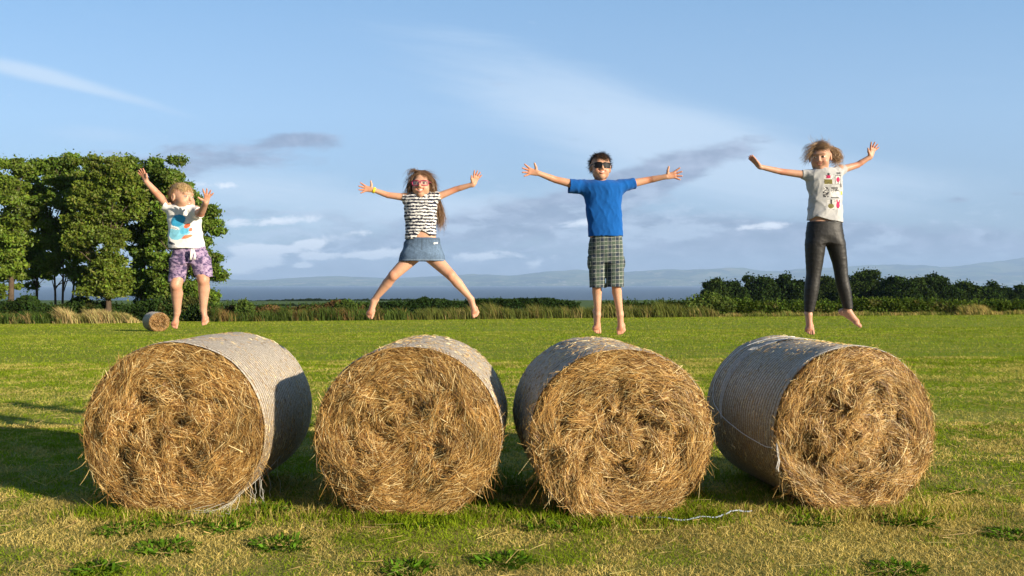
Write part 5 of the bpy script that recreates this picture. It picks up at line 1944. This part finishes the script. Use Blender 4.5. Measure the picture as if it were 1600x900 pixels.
# --- small blond boy
k = Kid('small blond boy in a white printed t-shirt and purple shorts, arms thrown up, looking aside', 299, 515, .85)
k.head(285.5, 309, .205, R(58), R(4), R(4))
J = {'armR': [k.P(266, 325), k.P(246, 303, -.02), k.P(229, 284, -.05)], 'armL': [k.P(306, 330, -.02), k.P(314, 334, -.17), k.P(322, 316.5, -.27)],
     'legR': [k.P(284, 410), k.P(275, 445, -.06), k.P(276.5, 488, .03)], 'legL': [k.P(310, 408), k.P(318, 437, -.06), k.P(317.5, 483, .0)]}
torso = k.rows([(321, 276, 300), (327, 268, 308), (345, 268, 309), (365, 269, 311), (385, 272, 314), (400, 275, 318), (412, 281, 314)], .66)
make_body(k, J, {'arm': (.034, .0265, .0195), 'leg': (.062, .043, .0245)}, torso,
          [dict(w=J['armR'][2], d=(-.42, -.1, 1), n=(-.35, -1, -.1), thumb=-1, spread=.8, ta=40, curl=.2), dict(w=J['armL'][2], d=(.30, -.2, 1), n=(.25, -1, -.1), thumb=1, spread=1.35, ta=80, curl=.15)],
          [dict(a=J['legR'][2], d=(-.12, -.40, -1), up=(.35, -1, .4), lat=-1), dict(a=J['legL'][2], d=(.30, -.60, -.9), up=(.1, -.9, .5), lat=1)],
          (k.P(286, 326, .02), k.H(0, .018, -.055)), dict(hand=.114, foot=.165), ((.49, .28, .185), (.24, .13, .06)), .024, .0045, 1.10, .037)
k.face_bits((.12, .20, .28))


def fishes(V):
    x, y = pxy(k, V)
    c = plain((.68, .665, .64), .05)(V)
    f = V[:, 1] < .01
    n = fbm(x / 3.0, y / 3.0, 5, 3)
    e = lambda cx, cy, rx, ry, a=0: (((x - cx) * math.cos(a) + (y - cy) * math.sin(a)) / rx) ** 2 + ((-(x - cx) * math.sin(a) + (y - cy) * math.cos(a)) / ry) ** 2
    over(c, (e(287, 363, 17, 12.5, -.25) + (n - .5) * .5 < 1) * f * .92, (.16, .50, .66))
    over(c, (e(285, 346, 12, 9, -.35) + (n - .5) * .3 < 1) * f, (.035, .30, .52))
    over(c, (e(296, 361, 8, 5, -.5) < 1) * f * .7, (.06, .36, .56))
    over(c, (e(279, 357, 9, 2.4, .25) < 1) * f, (.86, .85, .82))
    over(c, ((e(279, 357.5, 8, 1.3, .25) < 1) & (np.sin(x * 4) > .2)) * f, (.05, .10, .16))
    over(c, (e(299, 354, 5.2, 3.2, -.6) < 1) * f, (.72, .12, .05))
    over(c, (e(299, 371, 9, 2.6, -.3) + (n - .5) < 1) * f, (.76, .20, .10))
    over(c, (e(304, 360, 3, 4, .4) < .6) * f, (.50, .14, .08))
    over(c, (e(275, 381, 7, 2.0, .25) < 1) * f, (.05, .07, .10))
    return c


rows = k.rows([(318, 276, 298, .8), (321, 268, 306, .68), (327, 262.5, 311.5, .64), (340, 263, 314, .66), (355, 263.5, 315, .68), (372, 264, 317.5, .7), (389, 264, 320, .74)], .66)
wr_ = wrinkle(25, .009, .13); wv = wrinkle(26, .005, .08)
shirt(k, rows, [(k.P(268, 327), k.P(256.5, 320.5, -.01)), (k.P(304, 331, -.02), k.P(313, 332.5, -.10))], None, None,
      lambda X, Y, Z: wr_(X, Y, Z) + wv(X, Y, Z), fishes, sleeve_r=[(.044, .040), (.046, .042)],
      neck=(k.P(286, 315, -.02), np.array([.052, .06, .028])), step=.004)


def floral(V):
    x, y = pxy(k, V)
    c = plain((.27, .19, .31), .1)(V)
    q = fbm(x / 3.8 + V[:, 1] * 30, y / 3.0, 51, 3) ; r2 = fbm(x / 2.4 + 9, y / 2.0 + V[:, 1] * 40, 57, 2)
    over(c, (q > .56) * .95, (.055, .045, .105))
    over(c, (np.abs(r2 - .52) < .035) * .8, (.07, .05, .12))
    over(c, (q < .36) * .6, (.42, .33, .44))
    return c


leg_shorts(k, [(385, 273, 319.5), (392, 271, 323), (402, 269, 326.5), (412, 267, 328)],
           [[(404, 266.5, 301), (422, 265, 293, .95), (441, 263.5, 287.5, 1.05)], [(402, 297, 328), (418, 301, 330.5), (432.5, 305.5, 332)]],
           'shorts', M_CLOTH, floral, wrinkle(29, .006, .07), depth=.66, legdepth=.95, blend=.02, dyl=(-.03, -.03), hemd=.04)
g = Geo()
for q, e in ((-1, 298), (1, 304)):
    P = np.array([k.P(300 + q * 1.0, 389, -.118), k.P(300.5 + q * 2, 394, -.128), k.P(e, 400, -.128), k.P(e - 1, 406, -.124)])
    tube(g, P, .0042, (.80, .78, .74), 6)
    tube(g, P + np.array([.009, .0, .0]), .0038, (.80, .78, .74), 6)
g.build('drawstring', M_TWINE, k.root)
HG = [(.52, .36, .17), (.42, .27, .115), (.62, .47, .25), (.34, .215, .09)]
k.hair(None, 3000, .036, lambda p: np.stack([np.sign(p[:, 0]) * .35, -.8 + 0 * p[:, 0], -.55 + 0 * p[:, 0]], -1), .05, HG,
       lambda x, y, z: np.maximum(-(z - (.050 + .30 * (y + .09)) + np.clip(y + .0, 0, 1) * 1.5), -(z + .055)), gravity=.2, jitter=.13, cap_r=(.078, .096, .090))

# --- girl in leggings
k = Kid('girl with curly light brown hair in a grey printed t-shirt and shiny black leggings, leaping', 1295, 521, 1.0)
k.head(1281, 245.5, .205, R(-26), R(-8), R(-3))
J = {'armR': [k.P(1264, 274), k.P(1221, 268.5, -.01), k.P(1186, 260.5, -.05)], 'armL': [k.P(1312, 266), k.P(1339, 258, .03), k.P(1359.5, 245, .02)],
     'legR': [k.P(1274, 372), k.P(1271.5, 424, -.008), k.P(1264, 491, .0)], 'legL': [k.P(1303, 372), k.P(1313.5, 421, -.008), k.P(1325, 485, .0)]}
torso = k.rows([(264, 1275, 1304), (269, 1266, 1311), (285, 1264, 1311), (305, 1268, 1311), (325, 1268, 1311), (345, 1265.5, 1311), (360, 1264, 1312), (376, 1266, 1312)], .58)
make_body(k, J, {'arm': (.0315, .0235, .0172), 'leg': (.050, .036, .0205)}, torso,
          [dict(w=J['armR'][2], d=(-.68, -.1, .74), n=(-.70, -.45, -.60), thumb=-1, spread=.35, ta=25, curl=.1), dict(w=J['armL'][2], d=(.30, -.05, 1), n=(.25, -1, -.1), thumb=1, spread=1.25, ta=50, curl=.1, fan=-8)],
          [dict(a=J['legR'][2], d=(-.05, -.45, -1), up=(-.2, -1, .4), lat=-1), dict(a=J['legL'][2], d=(.95, -.30, -.60), up=(.45, -.55, .8), lat=1)],
          (k.P(1289, 271, .02), k.H(0, .018, -.055)), dict(hand=.124, foot=.205), ((.49, .275, .185), (.14, .08, .04)), .022, .0045, 1.03, .037)
k.face_bits((.08, .06, .04), look=(-.2, -.1))


def prints(V):
    x, y = pxy(k, V)
    c = plain((.42, .42, .425), .07)(V)
    f = V[:, 1] < 0
    n = fbm(x / 1.3, y / 1.3, 71, 2)
    def box(x0, x1, y0, y1, col, a=1.0): over(c, ((x > x0) & (x < x1) & (y > y0) & (y < y1)) * f * a, col)
    W, K_, PK, OL = (.60, .59, .58), (.04, .04, .045), (.42, .03, .10), (.17, .15, .05)
    box(1280.5, 1294.5, 276, 290.5, W); box(1281.5, 1294, 282, 289.5, OL); box(1284, 1291, 276, 281, PK); box(1285.5, 1289.5, 272.5, 276.5, K_)
    box(1298.5, 1308.5, 276, 290, W); box(1298.5, 1308.5, 276, 277, K_); box(1298.5, 1299.4, 276, 290, K_); box(1307.6, 1308.5, 276, 290, K_); box(1298.5, 1308.5, 289.2, 290, K_)
    over(c, ((((x - 1303.5) / 3.4) ** 2 + ((y - 282.5) / 4) ** 2) < 1) * f, PK); box(1302.8, 1304.2, 285, 289, K_)
    box(1301, 1307, 271, 274.5, K_, .8)
    box(1280, 1288.5, 294, 310, W); over(c, ((x > 1280) & (x < 1288.5) & (y > 294) & (y < 310) & (n > .47)) * f, K_)
    box(1291, 1306, 296, 311, W); box(1292, 1303.5, 294.5, 297.5, K_, .8); over(c, ((x > 1292) & (x < 1305) & (y > 297) & (y < 300.5) & (n > .45)) * f, K_); box(1292, 1305, 309.5, 311, K_)
    box(1307.5, 1312, 298, 311, W); box(1308.5, 1311.5, 300, 306, (.55, .45, .10)); box(1307, 1311, 288, 294, K_, .7)
    box(1286.5, 1297.5, 314, 327.5, W); over(c, ((((x - 1292) / 5) ** 2 + ((y - 323.5) / 3.8) ** 2) < 1) * f, OL); box(1291, 1294, 313.5, 320, K_)
    box(1299.5, 1309, 313, 328, W); over(c, ((((x - 1304) / 3.6) ** 2 + ((y - 321.5) / 5) ** 2) < 1) * f, PK); box(1301, 1303, 313.5, 318, PK); box(1305.5, 1307.5, 313.5, 318, PK); box(1302.5, 1306, 326, 327, K_)
    over(c, ((x > 1281) & (x < 1311) & (y > 271) & (y < 329) & (n > .74)) * f * .6, K_)
    return c


rows = k.rows([(262, 1276, 1303, .8), (264.5, 1268, 1309, .66), (269, 1260.5, 1314.5, .60), (276, 1258.5, 1316, .58), (290, 1259, 1315.5, .58), (305, 1262.5, 1315.5, .58), (320, 1263.5, 1316, .58), (334, 1262, 1317, .6), (350, 1260, 1317, .64)], .58)
wr_ = wrinkle(35, .009, .15); wv = wrinkle(36, .006, .09, (1.6, .5, .8))


def hem4(X, Y):
    x = 800 + (X + k.org[0]) * F / k.D
    py = np.interp(x, [1256, 1263, 1270, 1290, 1320], [346, 344, 339, 345, 349])
    py = np.where(Y > 0.0, 344, py)
    return EYE - (py - HOR) / F * k.D - k.org[2]


shirt(k, rows, [(k.P(1266, 274), k.P(1251.5, 272.8)), (k.P(1310, 267), k.P(1318.5, 263.5, .01))], None, None,
      lambda X, Y, Z: wr_(X, Y, Z) + wv(X, Y, Z), prints, sleeve_r=[(.042, .036), (.046, .040)],
      neck=(k.P(1289, 258, -.02), np.array([.056, .06, .028])), hemfn=hem4, step=.0036)


def scales(V):
    x, y = pxy(k, V)
    t = np.sin(x * 2.6 + y * 1.5) * np.sin(x * 2.6 - y * 1.5)
    c = np.broadcast_to(np.array([.009, .009, .010]), V.shape).copy()
    over(c, (t > .15) * .5, (.050, .046, .043))
    over(c, (y < 350.5) * .8, (.012, .012, .013))
    over(c, ((np.abs(y - 429) < 1) | (np.abs(y - 434) < .8)) * .6, (.012, .012, .012))
    return c


hips = [(346.5, 1262, 1314.5), (356, 1260.5, 1315.5), (368, 1259, 1317.5), (380, 1263, 1315)]
lg = [[(364, 1266, 1287), (377, 1258.5, 1290), (388, 1258.3, 1288.5), (410, 1259.3, 1285.5), (427, 1260.3, 1282.5), (438, 1258.8, 1280.8), (452, 1257, 1279.3), (470, 1256.8, 1275.5), (487, 1257.3, 1271.3)],
      [(364, 1290, 1311), (377, 1289, 1319.5), (388, 1293, 1321), (410, 1300.5, 1323.2), (423, 1303.3, 1324), (436, 1305, 1325.3), (452, 1308.5, 1329), (468, 1313.5, 1331), (482.5, 1318, 1332.5)]]
H_ = k.rows(hips, .62); L_ = [k.rows(l, .98, -.01) for l in lg]
def leg_build(f):
    f.loft(H_, 0, power=2.3)
    for l in L_: f.loft(l, .026, power=2.1)
    w = wrinkle(41, .0022, .035, (.4, .4, 1.6)); r, X, Y, Z = f.sl((-9,) * 3, (9,) * 3)
    f.d = f.d + w(X, Y, Z).astype(np.float32)
garment(k, [np.array([q[1] + e * q[3], q[2] + e * q[4], q[0]]) for t in [H_] + L_ for q in t for e in (-1, 1)], leg_build, 'leggings', M_LEGGING, scales, step=.0036)
HL = [(.26, .155, .075), (.18, .10, .048), (.36, .23, .12), (.22, .13, .06)]
gd = []
for j in range(9):      # ponytail puff blown to the picture's right
    a = j / 9 * 6.28
    cx, cy = 1305 + 4.0 * math.cos(a), 243 + 6.0 * math.sin(a)
    gd.append(([k.P(1298, 232 + rng.uniform(-2, 4), .05), k.P((1298 + cx) / 2 + 1, cy - 3, .05), k.P(cx + 4, cy, .05), k.P(cx + 3, cy + 7, .045), k.P(cx - 3, cy + 6, .05)], .008, .013, 120))
for j in range(8):      # fringe and side locks blown to the left
    y0 = 222 + j * 4.5
    gd.append(([k.P(1279 - j * .8, 224 + j * 2.0, -.03), k.P(1268 - j * .4, 226 + j * 2.4, -.05), k.P(1259 - rng.uniform(0, 3), 231 + j * 3.6, -.02), k.P(1254 - rng.uniform(-2, 4), 236 + j * 3.0, 0)], .005, .010, 24))
for j in range(10):     # flyaways over the crown
    gd.append(([k.P(1272 + j * 2.6, 226, 0), k.P(1270 + j * 2.9, 219, 0), k.P(1266 + j * 3.2 + rng.normal() * 2, 213 + rng.uniform(-4, 4), 0)], .005, .010, 3))
k.hair(None, 3600, .055, lambda p: np.stack([.5 + 0 * p[:, 0], .5 + 0 * p[:, 0], -.35 + 0 * p[:, 0]], -1), .02, HL,
       lambda x, y, z: np.maximum(-(z - (.046 + .40 * (y + .09)) + np.clip(y - .0, 0, 1) * 1.3), -(z + .06)), gd, gravity=.15, jitter=.22, width=.0018)
# ------------------------------------------------------------------ the air: far things fade to blue
def build_haze():
    x0, x1, y0, y1, z0, z1 = -25500, 25500, -2600, 28000, SEA_Z - 6, TOP
    V = np.array([[x, y, z] for z in (z0, z1) for y in (y0, y1) for x in (x0, x1)], float)
    Q = np.array([[0, 2, 3, 1], [4, 5, 7, 6], [0, 1, 5, 4], [2, 6, 7, 3], [0, 4, 6, 2], [1, 3, 7, 5]])
    m, t = mat_new('air')
    v = t.new('ShaderNodeVolumePrincipled')
    v.inputs['Color'].default_value = (0.42, 0.60, 0.88, 1)
    v.inputs['Density'].default_value = HAZE
    v.inputs['Anisotropy'].default_value = 0.0
    t.l.new(v.outputs[0], t.out.inputs['Volume'])
    o = make_mesh('haze', V, Q, None, None, m, None, False)
    o['kind'] = 'stuff'; o['label'] = 'pale blue summer haze over the channel and the far hills'; o['category'] = 'haze'


HAZE = 5.6e-5
TOP = max((hills.matrix_world @ v.co).z for v in hills.data.vertices) + 25.0 if 'hills' in globals() else 800.0
print('haze top', TOP)
build_haze()
